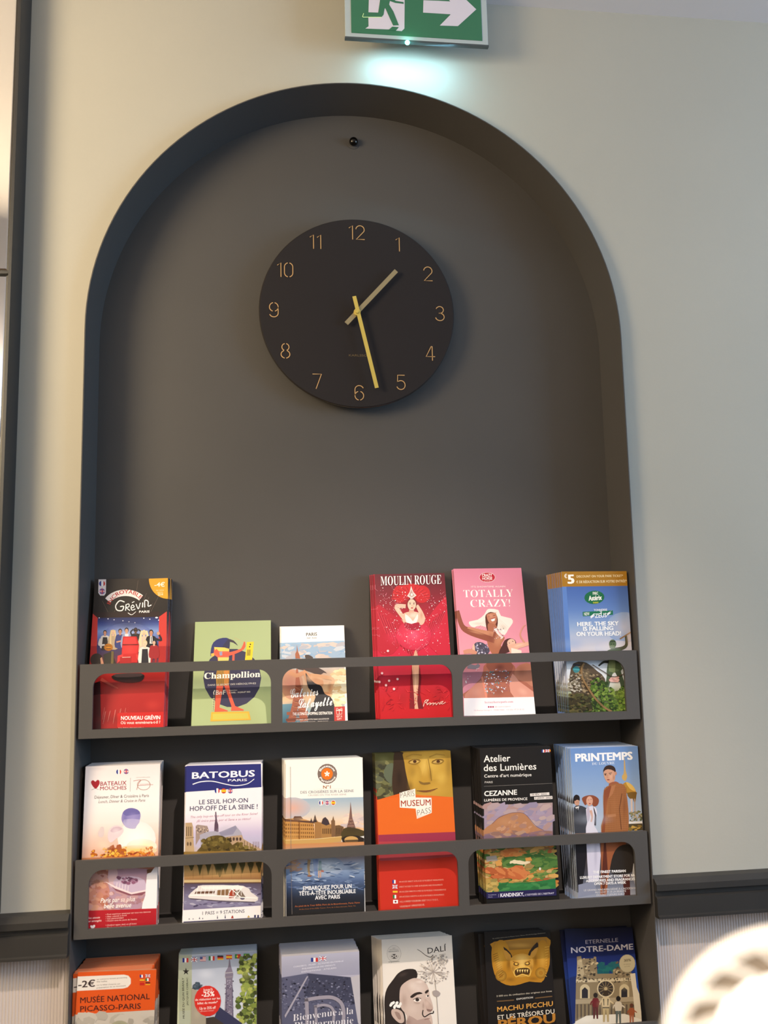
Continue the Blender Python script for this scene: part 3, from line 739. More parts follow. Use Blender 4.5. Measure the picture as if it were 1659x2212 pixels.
s.L([(395, 690), (525, 688)], 8, '#5a0f14'); s.P([(396, 700), (520, 698), (512, 760), (392, 764)], '#cf2d2f'); s.P([(355, 780), (400, 765), (400, 800), (352, 840)], '#d03636'); s.P([(505, 765), (535, 775), (540, 832), (510, 800)], '#d03636')
s.P([(375, 790), (470, 786), (465, 840), (372, 842)], '#a5181d'); s.L([(392, 792), (460, 790)], 4, '#f0c8c0')
person(s, 578, 680, 44, '#d8bd92', '#e8c3a8', '#ded8d2'); s.P([(555, 725), (600, 723), (608, 838), (548, 838)], '#22202a')
person(s, 652, 672, 34, '#2a2c3a', '#dcae94', '#9a2026')
s.LB([(640, 720, 22), (634, 790, 18), (628, 840, 12)], '#9a2026'); s.LB([(664, 720, 20), (668, 790, 16), (664, 838, 12)], '#9a2026')
s.P([(240, 770), (300, 745), (345, 845), (245, 850)], '#2e2a24'); s.P([(305, 740), (325, 745), (320, 848), (300, 848)], '#6a5a34')
s.E(185, 812, 52, 52, '#2c1c16'); s.P([(228, 790), (242, 845), (220, 850), (214, 800)], '#d89a78')
s.P([(200, 158), (262, 157), (260, 270), (246, 290), (214, 290), (198, 268)], '#e8dcdc', 0)
s.flag(229, 192, 50, 46, 'fr', True); s.flag(229, 255, 48, 46, 'uk', True); s.L([(229, 214), (229, 232)], 3, '#c9b8b8')
s.P([(610, 152)]+[(765-155*math.cos(math.radians(90*i/12)), 152+164*math.sin(math.radians(90*i/12))) for i in range(13)]+[(765, 147)], '#dfa02a')
s.T('-4€', 655, 218, 738, 216, 34, '#fdf6e6', .02); s.T('sur votre', 668, 250, 732, 248, 9, '#fdf0d8'); s.T('entrée', 680, 266, 725, 265, 8, '#fdf0d8'); s.T('2214', 682, 290, 724, 288, 18, '#fdf0d8', .01)
s.L([(420+165*math.cos(math.radians(a)), 385-118*math.sin(math.radians(a))) for a in range(152, 32, -8)], 52, '#f0e6e2')
s.T('INCROYABLE', 0, 0, 1, 0, 30, '#b8322c', .02, arc=(430, 415, 143, 159, 41))
s.L(catmull([(412, 342), (372, 332), (340, 372), (352, 408), (392, 410), (404, 378), (376, 380)], 5, False), 9, '#f8f4f2')
s.L([(424, 362), (420, 412)], 8, '#f8f4f2'); s.L(catmull([(424, 364), (446, 358), (448, 380), (428, 388), (456, 412)], 5, False), 7, '#f8f4f2')
s.L(catmull([(462, 392), (490, 382), (478, 366), (464, 386), (474, 408), (500, 398)], 5, False), 7, '#f8f4f2'); s.L([(472, 348), (492, 338)], 6, '#f8f4f2')
s.L(catmull([(506, 358), (524, 398), (540, 348)], 5, False), 7, '#f8f4f2'); s.L([(560, 346), (558, 386)], 8, '#f8f4f2')
s.L(catmull([(576, 386), (578, 330), (604, 338), (604, 376), (630, 366)], 5, False), 8, '#f8f4f2')
s.L(catmull([(440, 430), (470, 446), (505, 420)], 5, False), 6, '#f8f4f2', taper=3)
s.T('PARIS', 530, 430, 615, 428, 17, '#f4f0ee', .03)
s.P([(325, 935), (555, 925), (550, 985), (440, 1000), (330, 975)], '#1e1718', 3); s.P([(340, 928), (545, 920), (540, 948), (350, 955)], '#4a3a3c', 2)
s.P([(140, 1010), (215, 985), (220, 1375), (98, 1375)], '#3c0d10')  # dark left strip: shade painted into the cover's ink colour
s.LB([(220, 970, 30), (290, 1010, 18), (360, 1045, 8)], '#c2493c')
for i in range(11): s.L([(250+i*43 % 210, 1200+(i*31 % 40)), (232+i*43 % 210, 1300+(i*17 % 50))], 2, '#d8837a')
s.P([(352, 1256), (366, 1244), (730, 1236), (730, 1360), (352, 1366)], '#c31d1c', 0)
s.T('NOUVEAU GRÉVIN', 382, 1302, 702, 1297, 30, '#fbf4f2', .028); s.T('Où vous emmènera-t-il ?', 380, 1336, 702, 1330, 23, '#f4d8d2', .02)
s.T('Avec Grévin, êtes-vous prêts ?', 360, 1370, 565, 1366, 8, '#e6b0a8')
s.F(440, 520, 230, 60, '#1a2148', .7); s.F(450, 1020, 250, 60, '#7c1114', .5); s.F(300, 1300, 160, 60, '#7c0f14', .5); s.F(640, 1180, 90, 60, '#d84038', .3); s.F(455, 725, 60, 60, '#e24a44', .35)
s.build(7, .066, .0035, 0, 'black and red waxwork museum leaflet with red chair, leftmost on the top shelf', 'waxwork museum leaflets', 'black and red waxwork museum leaflet, top shelf far left', '#b9c4dc')

# 2 pale green Egyptian exhibition flyer
s = Leaf('A', (985, 503), (1612, 490), (1595, 1330), (958, 1355), .064, .020, 0); s.bg('#a2b180')
s.E(1288, 960, 236, 240, '#2b2b49'); s.E(1288, 960, 234, 238, '#2e2d4c')
s.P([(1112, 782), (1116, 720), (1135, 670), (1180, 640), (1240, 632), (1268, 650), (1262, 690), (1210, 722), (1150, 720), (1140, 760)], '#2b3166', 2)
s.P([(1250, 640), (1300, 655), (1330, 690), (1332, 696), (1296, 672), (1262, 664)], '#3a3440', 2); s.P([(1200, 720), (1250, 650), (1270, 660), (1262, 740), (1240, 750)], '#2b2b49', 2); s.L([(1306, 632), (1410, 680)], 3, '#b8a070')
s.P([(1140, 720), (1230, 716), (1265, 725), (1262, 770), (1258, 825), (1172, 825), (1168, 790), (1138, 770)], '#d9624a'); s.P([(1140, 708), (1225, 712), (1262, 722), (1262, 742), (1150, 742)], '#dfc45a')
s.P([(1172, 792), (1262, 792), (1258, 826), (1174, 826)], '#d2c468'); s.P([(1115, 762), (1140, 756), (1142, 782), (1118, 784)], '#dfae48')
s.LB([(1148, 735, 34), (1200, 770, 30), (1290, 758, 26), (1368, 728, 18)], '#d9583f'); s.P([(1182, 750), (1206, 742), (1208, 775), (1188, 778)], '#8f8fae')
s.LB([(1368, 728, 22), (1384, 700, 26), (1388, 664, 8)], '#d9583f'); s.P([(1290, 768), (1308, 768), (1306, 822), (1288, 822)], '#d9583f')
s.P([(1408, 668), (1464, 664), (1450, 812), (1392, 814)], '#e0c21e'); s.E(1436, 686, 6, 6, '#2a2620'); s.E(1430, 706, 6, 6, '#2a2620')
for i in range(6): s.L([(1412+i*5, 728), (1408+i*5, 778)], 3, '#5a5020')
s.P([(1168, 826), (1262, 826), (1268, 905), (1262, 1020), (1160, 1025), (1156, 960)], '#c8963c')
for i in range(14): s.L([(1160+i*8, 870+i*2), (1170+i*7, 1015)], 3, '#33301e')
s.P([(1222, 900), (1262, 900), (1258, 1020), (1224, 1022)], '#c9863c')
s.P([(1160, 1025), (1216, 1025), (1198, 1120), (1184, 1200), (1254, 1226), (1250, 1232), (1144, 1236), (1148, 1180), (1152, 1100)], '#d9583f'); s.P([(1222, 1022), (1262, 1020), (1280, 1100), (1312, 1188), (1384, 1218), (1380, 1226), (1278, 1228), (1282, 1190), (1252, 1100)], '#d9583f')
s.L([(1142, 1060), (1134, 1220)], 7, '#6a6a52'); [s.L([(1126, 1130+i*14), (1146, 1126+i*14)], 4, '#d8dcb0') for i in range(7)]
s.P([(1118, 1238), (1425, 1232), (1440, 1302), (1110, 1314)], '#dba836'); s.P([(1130, 1252), (1412, 1246), (1422, 1290), (1130, 1300)], '#c2b84e')
s.T('Champollion', 1060, 968, 1516, 952, 48, '#f8f4ea', .012, st='s')
s.T('DANS LE SECRET DES HIÉROGLYPHES', 1090, 1026, 1482, 1010, 14, '#d9d4cc', .012)
s.L([(1146, 1060), (1136, 1078), (1140, 1096)], 6, '#f2efe8'); s.T('BnF', 1154, 1098, 1234, 1094, 36, '#f2efe8', .002); s.L([(1246, 1058), (1246, 1092)], 1.5, '#cfcad0')
s.T('Exposition', 1262, 1066, 1328, 1063, 9, '#d8d4cc'); s.T('12 AVRIL – 24 JUILLET 2022', 1262, 1086, 1435, 1078, 11, '#e6e2da', .02)
s.build(3, .0685, -.001, .3, 'pale green flyer with ibis-headed figure on dark blue disc, top shelf', 'Egyptian exhibition flyers', 'pale green Egyptian exhibition flyer, top shelf', '#bccb96')

# 3 department store map leaflet, sky and woman
s = Leaf('B', (100, 563), (658, 560), (662, 1365), (118, 1392), .062, .018, 0); s.bg('#ece8e4')
s.G([(108, 706), (648, 686), (650, 1368), (118, 1392)], ['#8fb0cc', '#7ea0c2', '#a9b2b8', '#c9a488', '#d8ae84', '#d9b48c', '#86a4ac', '#4f7f90'], ny=14)
s.S(60, 115, 640, 720, 850, 8, 26, ['#b9c0c8', '#a9a8b0', '#c9b8ae', '#8fa8c0', '#c0b0a8'], 5, 2.4)
s.S(50, 560, 660, 940, 1250, 8, 24, ['#e8cfa0', '#f0dcb0', '#e0bc88', '#f4e6c8'], 6, 2)
s.T('PARIS', 322, 648, 414, 644, 27, '#3a3634', .012); s.T('MAP · PLAN', 328, 670, 410, 668, 9, '#66605c', .01)
s.E(200, 1060, 95, 130, '#c4826a', '#c49072'); s.G([(118, 1230), (210, 1225), (200, 1385), (118, 1390)], ['#5f8898', '#2c6072'])
s.P([(243, 722), (252, 780), (266, 815), (270, 840), (230, 840), (228, 800), (240, 776)], '#9a5430')
s.P([(250, 930), (262, 1000), (290, 1150), (340, 1370), (270, 1380), (250, 1260), (228, 1380), (160, 1385), (200, 1240), (228, 1080), (236, 930)], '#a85a3c')
for i in range(7): s.L([(205-i*5+30, 1080+i*42), (285+i*9, 1075+i*42)], 5, '#7a3a26'); s.L([(225-i*5, 1080+i*42), (282+i*9, 1115+i*42)], 3, '#cf8a5c')
s.L([(156, 1310), (335, 1298)], 26, '#9c5232'); s.L([(150, 1365), (340, 1352)], 22, '#7c3c22')
s.P([(310, 815), (340, 808), (378, 828), (372, 850), (330, 860)], '#3a2c26', 2)
s.P([(236, 925), (330, 905), (420, 915), (500, 965), (470, 960), (430, 985), (370, 960), (300, 940)], '#3a2620', 2)
s.LB([(180, 960, 34), (240, 985, 36), (300, 960, 34)], '#c98e66'); s.P([(300, 935), (360, 975), (440, 990), (470, 1060), (420, 1100), (350, 1080), (310, 1010)], '#cf9468', 3)
s.LB([(360, 990, 44), (450, 995, 34), (548, 1018, 28), (540, 1075, 24), (515, 1148, 22)], '#d6a074'); s.P([(440, 1135), (510, 1125), (525, 1160), (460, 1170)], '#cf9468', 2)
s.P([(316, 965), (345, 1000), (395, 1050), (450, 1075), (480, 1140), (545, 1190), (565, 1385), (340, 1385), (380, 1230), (400, 1150), (340, 1090)], '#1c1a20', 3)
s.T('Galeries', 186, 1176, 426, 1152, 74, '#fbf7f2', .008, st='sc'); s.T('Lafayette', 250, 1264, 545, 1238, 76, '#fbf7f2', .010, st='sc')
s.T('THE ULTIMATE SHOPPING DESTINATION', 206, 1326, 545, 1316, 24, '#f6f0ea', .02)
s.T('GALERIES LAFAYETTE PARIS HAUSSMANN', 234, 1370, 515, 1360, 12, '#d8d0c8', .012); s.T('40, BD HAUSSMANN - 75009 PARIS', 240, 1390, 510, 1380, 10, '#cfc6be', .012)
s.P([(560, 1252), (652, 1248), (654, 1372), (562, 1376)], '#b52a20')
for q in ([(580, 1284), (626, 1282), (626, 1314), (582, 1316)], ): s.L(q, 4, '#f4dcd2', True)
s.L([(603, 1270), (604, 1316)], 4, '#f4dcd2'); s.L([(576, 1284), (632, 1282)], 5, '#f4dcd2'); s.L(catmull([(603, 1282), (586, 1264), (580, 1276), (603, 1282), (620, 1264), (628, 1274), (603, 1282)], 4, False), 3, '#f4dcd2')
s.T('GET A', 580, 1342, 628, 1340, 16, '#f4dcd2', .01); s.T('GIFT', 584, 1364, 624, 1362, 15, '#f4dcd2', .01)
s.F(560, 1000, 70, 160, '#f2dcb4', .35); s.F(520, 1080, 26, 60, '#a86a44', .6, 10); s.F(350, 1010, 60, 40, '#e4b48c', .6, 20); s.F(450, 1015, 60, 14, '#e8bc92', .6, 12); s.F(180, 1080, 70, 120, '#b8705c', .45); s.F(400, 760, 200, 40, '#88a8c4', .4)
s.build(4, .067, -.001, -.3, 'small city map leaflet with orange tower and dark-haired woman, third on the top shelf', 'city map leaflets', 'white-edged city map leaflet, top shelf', '#efece8', th=.0013)

# 4 red cabaret leaflet
s = Leaf('B', (912, 122), (1520, 108), (1572, 1335), (942, 1355), .056, .014, 0); s.bg('#9c1228')
s.G([(905, 110), (1525, 100), (1540, 480), (920, 480)], ['#5c1420', '#7c1626', '#a8142c'])
s.G([(920, 480), (1540, 480), (1575, 1340), (940, 1360)], ['#b5142e', '#c8183a', '#c4193a', '#b51730', '#b8141f', '#b80f18'], ny=10)
for k, (x, y, rx, ry, c) in enumerate(((1215, 300, 165, 95, '#b5141f'), (1120, 290, 60, 75, '#c01a22'), (1310, 290, 70, 75, '#c01a22'), (1215, 260, 110, 60, '#c41c24'))): s.E(x, y, rx, ry, c, '#8c1420' if k == 0 else c)
for i in range(40):
    a = math.radians(180*i/39); s.L([(1215+100*math.cos(a), 330-70*math.sin(a)), (1215+165*math.cos(a+.04), 330-105*math.sin(a+.04))], 5, ['#c8222a', '#a3121c', '#d23238'][i % 3])
s.P([(915, 400), (1010, 430), (1110, 520), (1160, 640), (1060, 800), (925, 760)], '#b2162c', 3); s.P([(1535, 330), (1440, 390), (1360, 500), (1300, 620), (1440, 800), (1550, 780)], '#c01c34', 3)
for i in range(26): s.L([(930+i*9, 440+i*7), (1000+i*10, 620+i*9)], 4, ['#d2384a', '#8f1022', '#a81830'][i % 3])
for i in range(26): s.L([(1530-i*9, 400+i*8), (1440-i*8, 600+i*9)], 4, ['#d2384a', '#a01228', '#b01c34'][i % 3])
s.E(1240, 640, 150, 130, '#e0405c', '#c0203e')
s.LB([(1170, 395, 34), (1090, 395, 34), (1120, 450, 34), (1160, 500, 34)], '#dcb29c'); s.LB([(1320, 510, 44), (1300, 450, 36), (1265, 385, 24)], '#dcb29c')
s.P([(1140, 470), (1200, 440), (1270, 445), (1330, 480), (1325, 540), (1270, 560), (1160, 545)], '#dcb09a', 3)
s.P([(1165, 460), (1215, 500), (1235, 520), (1270, 460), (1275, 500), (1240, 560), (1180, 540)], '#f0e4dc', 2)
s.P([(1200, 415), (1240, 415), (1244, 470), (1196, 470)], '#d0a08a'); s.E(1222, 375, 42, 56, '#7a1c20'); s.E(1222, 382, 36, 48, '#e6c0a8')
s.E(1208, 374, 7, 4, '#4a2a2a'); s.E(1240, 374, 7, 4, '#4a2a2a'); s.L([(1198, 364), (1216, 361)], 3, '#5a302a'); s.L([(1232, 361), (1250, 364)], 3, '#5a302a'); s.E(1224, 409, 10, 5, '#b0142a'); s.L([(1224, 380), (1222, 396)], 3, '#c8967e')
s.P([(1216, 220), (1234, 270), (1262, 302), (1224, 332), (1182, 308), (1204, 272)], '#e0cfc8'); s.P([(1218, 250), (1232, 285), (1246, 302), (1222, 318), (1198, 304)], '#b89a90'); s.E(1222, 295, 8, 12, '#efe4de')
s.P([(1160, 530), (1220, 545), (1280, 530), (1300, 580), (1240, 600), (1170, 580)], '#a01430', 2)
s.P([(1255, 765), (1275, 820), (1285, 920), (1284, 1000), (1282, 1100), (1272, 1200), (1288, 1300), (1264, 1320), (1248, 1290), (1244, 1200), (1236, 1100), (1228, 1000), (1224, 900), (1236, 820)], '#cf9f84', 2)
s.P([(1284, 900), (1300, 1000), (1292, 1150), (1320, 1270), (1290, 1300), (1268, 1200), (1280, 1050)], '#6c0c1a', 2); s.P([(1222, 900), (1232, 1050), (1244, 1200), (1240, 1290), (1205, 1285), (1208, 1100)], '#7c0e1c', 2)
for i in range(60):
    rg = random.Random(i+77); x, y = rg.uniform(950, 1550), rg.uniform(1080, 1320)
    s.L([(x, y), (x+rg.uniform(-50, 50), y+rg.uniform(-60, 30))], rg.uniform(3, 9), rg.choice(['#d0202c', '#a00e1e', '#d8303a', '#8e0c1c', '#c41a28']), taper=1)
s.P([(942, 1310), (1200, 1270), (1330, 1270), (1572, 1290), (1572, 1340), (942, 1358)], '#b80f1a')
for i in range(5):
    rg = random.Random(i); x, y = (925+i*8, 240+i*30)
pt = []
rg = random.Random(4)
for i in range(330):
    t = rg.random(); k = rg.random()
    if k < .55: a = rg.uniform(0, 1); x, y = 940+600*a, 330+rg.uniform(-40, 60)+(120*math.sin(a*3.14) if rg.random() < .5 else 0)+rg.gauss(0, 60)
    else: x, y = rg.gauss(1240, 150), rg.gauss(600, 110)
    if 1150 < x < 1330 and 340 < y < 540: continue
    r = rg.choice([1.5, 2, 2, 3, 3, 4.5]); s.E(x, y, r, r, rg.choice(['#ffe9ee', '#ffc8d4', '#ffffff', '#f890a8']), n=5); s.layer -= 1 if i % 10 else 0
for i in range(34):
    x, y = rg.uniform(930, 1540), rg.choice([rg.uniform(240, 420), rg.uniform(560, 780)])
    q = [(x, y)]
    for j in range(3): q.append((q[-1][0]+rg.choice([0, 0, 22, -22]), q[-1][1]+rg.choice([0, 18, -18])))
    s.L(q, 1.3, '#f09aac'); s.layer -= 1
s.layer += 1
for x, y in ((968, 966), (1100, 1016), (1002, 1068), (1070, 1100), (1028, 1030), (1018, 776), (946, 1040)): s.E(x, y, 13, 13, '#ffffff', '#c81c38', n=12)
s.T('MOULIN ROUGE', 956, 218, 1474, 204, 76, '#fbf4ee', -.006, st='s')
s.L(catmull([(1320, 1250), (1336, 1200), (1362, 1196), (1340, 1215), (1318, 1218), (1350, 1220), (1352, 1236), (1370, 1220), (1384, 1222), (1372, 1238), (1396, 1222), (1410, 1222), (1400, 1240), (1424, 1218), (1430, 1236), (1450, 1215), (1460, 1230), (1490, 1205), (1462, 1216), (1484, 1228), (1510, 1212)], 4, False), 6, '#f2c4bc', taper=5)
s.L([(1352, 1198), (1366, 1190)], 5, '#f2c4bc')
s.F(1235, 470, 60, 36, '#f4d8c8', .7); s.F(1110, 420, 24, 40, '#f0ccb4', .6); s.F(1305, 470, 20, 50, '#b88068', .6); s.F(1234, 395, 16, 24, '#c8937c', .5); s.F(1255, 1050, 14, 140, '#ecc4a8', .7); s.F(1235, 1000, 8, 140, '#a0684e', .6); s.F(1080, 650, 110, 90, '#e03458', .4); s.F(1420, 620, 110, 120, '#d82c50', .4); s.F(1000, 1000, 60, 90, '#d83048', .35); s.F(1450, 1150, 90, 120, '#8c0c1c', .4); s.F(1150, 1180, 70, 120, '#90101e', .4); s.F(1240, 640, 60, 60, '#f06080', .45)
s.build(6, .067, -.005, -2.2, 'red cabaret leaflet with dancer in pointed headdress, fourth on the top shelf', 'red cabaret leaflets', 'red cabaret leaflet fanned out on top shelf', '#a85060')

# 5 pink revue leaflet
s = Leaf('C', (70, 105), (595, 95), (712, 1232), (152, 1248), .054, .014, 0); s.bg('#d8899c')
s.G([(60, 95), (600, 90), (665, 760), (120, 765)], ['#d67f96', '#dc8ca0', '#da8a9c', '#e096a4'], ny=5)
s.E(334, 170, 63, 40, '#e8cdd0'); s.E(334, 170, 60, 37, '#b81e30'); s.T('CRAZY', 293, 166, 372, 164, 22, '#fbf2ee', .02); s.T('HORSE', 296, 190, 374, 188, 20, '#fbf2ee', .02); s.T('PARIS', 312, 203, 358, 202, 7, '#f0d4d0')
s.T("IT'S SHOWTIME AGAIN", 208, 250, 474, 247, 12, '#f4dcda', .008); s.T('TOTALLY', 150, 326, 537, 320, 56, '#fbf4ea', -.012, st='s'); s.T('CRAZY!', 204, 402, 512, 396, 56, '#fbf4ea', -.012, st='s')
s.P([(355, 415), (420, 425), (440, 470), (520, 490), (532, 525), (500, 570), (470, 620), (430, 600), (400, 560), (330, 560), (280, 545), (230, 560), (200, 545), (192, 515), (260, 500), (310, 460), (330, 425)], '#e9ddd2', 2)
for i in range(16): s.L([(365+i*3, 440), (500-i*18, 600-abs(i-8)*5)], 2, '#d8c4b4')
s.P([(318, 480), (326, 560), (345, 600), (385, 600), (410, 560), (416, 500), (400, 455), (360, 440), (330, 455)], '#5a2a1c', 2)
s.P([(335, 455), (400, 448), (408, 500), (398, 535), (372, 545), (345, 520), (330, 480)], '#b8765a', 2); s.L([(340, 478), (358, 472)], 3, '#3a1c18'); s.L([(378, 468), (396, 466)], 3, '#3a1c18'); s.P([(360, 500), (395, 488), (392, 508), (372, 514)], '#f8ece4'); s.L([(358, 498), (397, 486)], 4, '#8e2028')
s.P([(340, 530), (400, 540), (420, 600), (470, 640), (440, 700), (460, 765), (370, 765), (330, 660), (340, 600)], '#a8664a', 3)
s.LB([(395, 640, 90), (300, 620, 70), (190, 588, 52), (135, 545, 36), (100, 430, 30)], '#8c4c38'); s.LB([(380, 615, 40), (280, 588, 24), (180, 562, 14)], '#c08262')
s.LB([(395, 570, 20), (420, 610, 16), (455, 640, 20)], '#e4d8d4'); s.S(24, 385, 470, 560, 660, 3, 6, ['#f4ecec', '#b8a0a8', '#786068'], 4, 1)
s.P([(255, 675), (300, 680), (345, 720), (340, 765), (220, 765), (215, 720), (232, 690)], '#4b4454', 2); s.S(46, 235, 340, 680, 765, 3, 8, ['#8a86a0', '#c8c4d4', '#5c566a', '#3c3644'], 8, 1); s.P([(222, 700), (232, 690), (238, 740), (215, 735)], '#e0b09a', 2)
s.LB([(150, 755, 30), (200, 745, 36), (250, 765, 30)], '#c98a72')
s.P([(470, 660), (510, 645), (550, 660), (555, 700), (520, 740), (470, 765), (420, 765), (450, 700)], '#4a2622', 2); s.E(520, 680, 32, 30, '#e2b49c', rot=-20); s.L([(500, 680), (510, 684)], 4, '#2c1a1a'); s.L([(526, 668), (538, 670)], 4, '#2c1a1a'); s.E(520, 698, 9, 5, '#b02030')
s.LB([(500, 730, 70), (570, 705, 44), (640, 690, 30), (665, 680, 24)], '#dca890'); s.P([(520, 720), (600, 740), (600, 765), (520, 765)], '#ecd8c8'); s.LB([(625, 680, 12), (590, 620, 10), (612, 560, 8), (634, 540, 4)], '#cf9078')
s.G([(130, 800), (680, 800), (700, 1110), (150, 1115)], ['#b8707a', '#c07e8a', '#cc8498'], ny=4)
s.P([(155, 1112), (200, 1040), (280, 960), (300, 900), (330, 835), (520, 835), (560, 900), (640, 960), (698, 1020), (700, 1105)], '#a86450', 2)
s.P([(155, 1112), (200, 1040), (280, 975), (320, 1000), (330, 1112)], '#c98470', 2); s.P([(545, 905), (590, 850), (680, 850), (695, 1020), (640, 990), (560, 960)], '#b87860', 2); s.P([(530, 920), (580, 980), (690, 1060), (700, 1105), (545, 1108), (505, 1010)], '#d49482', 2)
s.P([(330, 835), (520, 835), (525, 900), (480, 960), (400, 955), (350, 900)], '#8e5242', 2); s.P([(285, 950), (320, 1108), (335, 1110), (298, 940)], '#e08a70')
s.S(150, 310, 520, 880, 1080, 3, 7, ['#e8e0ea', '#6a5a70', '#b8a8c0', '#48a0a0', '#8c5068', '#f4f0f4'], 3, .8, 80, lambda x, y: y < 960+abs(x-420)*-.3+140 and y > 880+(520-x)*.05)
s.S(30, 150, 280, 850, 1000, 3, 6, ['#f4f0ee', '#c0b4c0', '#544a60'], 9, 1, 0, lambda x, y: abs((y-850)-(280-x)*1.1) < 20); s.LB([(180, 860, 40), (240, 870, 30), (270, 850, 24)], '#74707e')
s.G([(150, 1112), (702, 1102), (716, 1240), (152, 1250)], ['#eee8ea', '#f4f0ee'], ny=1)
s.T('lecrazyhorseparis.com', 314, 1152, 534, 1146, 16, '#c0708a', 0, st='s'); [s.E(344+i*17, 1180, 7, 7, '#a83c60', n=10) for i in range(3)]
s.T('@crazyhorseparis', 392, 1183, 514, 1180, 9, '#c0889c'); s.T('12 Avenue George V · 75008 PARIS · +33 (0)1 47 23 32 32', 232, 1212, 620, 1204, 10, '#d09aa8')
s.F(420, 660, 50, 70, '#c88c68', .6, 20); s.F(360, 640, 36, 60, '#7c4030', .5); s.F(250, 600, 90, 14, '#cf9470', .6, 14); s.F(360, 470, 28, 24, '#d49a7c', .6); s.F(395, 510, 12, 26, '#8c5040', .6); s.F(460, 560, 50, 30, '#cbb8a6', .6, 30); s.F(260, 530, 60, 16, '#cdbcae', .6); s.F(250, 1060, 70, 60, '#d89884', .6); s.F(420, 1060, 70, 60, '#7c4436', .6); s.F(610, 1060, 60, 40, '#e4ac98', .6, 30); s.F(600, 900, 60, 70, '#94563f', .6); s.F(430, 870, 60, 40, '#5c2c26', .7); s.F(580, 700, 60, 14, '#f0c8b0', .6, -15)
s.build(5, .067, .000, -.6, 'pink revue leaflet with smiling woman in a big white hat, fifth on the top shelf', 'pink revue leaflets', 'pink revue leaflet, top shelf', '#c87088')

# 6 blue theme park leaflet
s = Leaf('C', (912, 125), (1430, 122), (1480, 1210), (968, 1225), .016, .008, 0); s.bg('#5d7cb8')
s.G([(905, 240), (1436, 236), (1462, 745), (935, 750)], ['#4a68ac', '#5474b4', '#6686c0', '#8aa4cc', '#b4bcd0', '#d0c8cc'], ny=8)
s.E(1400, 560, 140, 120, '#b8bcd0', '#8ca2c8'); s.E(1330, 720, 160, 60, '#dcd4d4', '#c0c0d0'); s.P([(912, 240), (950, 240), (985, 750), (935, 750)], '#5f83c4')
s.P([(905, 118), (1435, 112), (1437, 236), (914, 243)], '#a8771f')
s.T('€', 934, 176, 956, 175, 30, '#f8efe0', .03); s.T('5', 960, 218, 1014, 216, 66, '#fbf4e8', .05); s.T('DISCOUNT ON YOUR PARK TICKET*', 1030, 172, 1392, 166, 17, '#efd9a8', .025); s.T('€ DE RÉDUCTION SUR VOTRE ENTRÉE*', 1028, 216, 1420, 208, 19, '#f0dcae', .025)
s.E(1168, 326, 78, 52, '#1d6a42', rot=-4); s.T('PARC', 1156, 306, 1198, 304, 22, '#f2efe4', .03); s.T('Astérix', 1124, 352, 1226, 344, 36, '#f8f4ea', .045); s.T('PARIS', 1158, 374, 1200, 372, 12, '#d8cf2c', .03)
s.L([(1078, 456), (1312, 444)], 34, '#1f7050'); s.T('NEW', 1088, 468, 1130, 466, 24, '#f0efe8', .015); s.T('TONNERRE', 1164, 434, 1268, 430, 16, '#eef0f4', .02); s.T('2', 1210, 452, 1228, 451, 18, '#eef0f4', .03)
s.P([(1136, 474), (1166, 450), (1172, 456), (1160, 466), (1174, 466), (1140, 492)], '#e8eaf0'); s.P([(1266, 452), (1308, 424), (1284, 444), (1300, 444), (1268, 470)], '#e8eaf0'); s.T('ZEUS', 1172, 486, 1264, 480, 32, '#f8f8fa', .02)
s.T('HERE, THE SKY', 1034, 550, 1358, 542, 30, '#eef0f4', .05); s.T('IS FALLING', 1080, 586, 1316, 580, 30, '#eef0f4', .05); s.T('ON YOUR HEAD!', 1028, 628, 1376, 622, 32, '#eef0f4', .05)
s.G([(940, 820), (1466, 812), (1492, 1215), (968, 1228)], ['#c8d4e2', '#d2dae4', '#dfe0e0', '#a8b090', '#4c5a2c', '#3c4a22'], ny=8)
st_ = '#4e5f42'
s.E(1310, 688, 28, 34, '#56684a'); s.L([(1288, 672), (1332, 668)], 8, '#2e3a2c'); s.E(1308, 712, 22, 16, '#6c7e58'); s.E(1300, 690, 4, 3, '#1f2a1e'); s.E(1318, 690, 4, 3, '#1f2a1e')
s.LB([(1330, 735, 34), (1390, 720, 26), (1418, 690, 22), (1412, 620, 18)], '#4a4a34'); s.L([(1366, 650), (1412, 622), (1450, 598)], 10, '#8c6c48')
s.P([(1270, 740), (1345, 722), (1380, 745), (1372, 850), (1388, 880), (1360, 905), (1300, 915), (1262, 915), (1274, 830)], st_, 2); s.P([(1280, 780), (1320, 760), (1330, 905), (1282, 912)], '#7a8c64', 2)
s.LB([(1290, 905, 46), (1275, 980, 34), (1262, 1040, 26)], '#52644a'); s.LB([(1350, 900, 46), (1380, 980, 34), (1396, 1060, 26)], '#3e4c38'); s.LB([(1280, 830, 22), (1240, 830, 18), (1200, 860, 12)], '#2c2c26')
s.P([(1005, 840), (1080, 828), (1130, 850), (1190, 900), (1250, 960), (1240, 1100), (1000, 1100), (975, 940)], '#584a3a', 2)
s.S(190, 1010, 1240, 860, 1080, 4, 11, ['#6f5f4a', '#8a7658', '#4a3e30', '#9c8a6a', '#3c3428'], 12, 1.6, 15, lambda x, y: y > 850+(x-1050)*.5)
s.E(1026, 888, 26, 26, '#3d7f86'); s.L([(1000, 884), (1052, 890)], 12, '#48a0a8'); s.L([(1000, 850), (1054, 856)], 14, '#2c3038')
s.S(520, 1140, 1470, 960, 1220, 6, 16, ['#4c6a24', '#3a5220', '#688434', '#2e4018', '#7c9440', '#54702c', '#25341a'], 13, 1.2, 0, lambda x, y: y > 1010+60*math.sin(x*.02)-(x > 1250)*20)
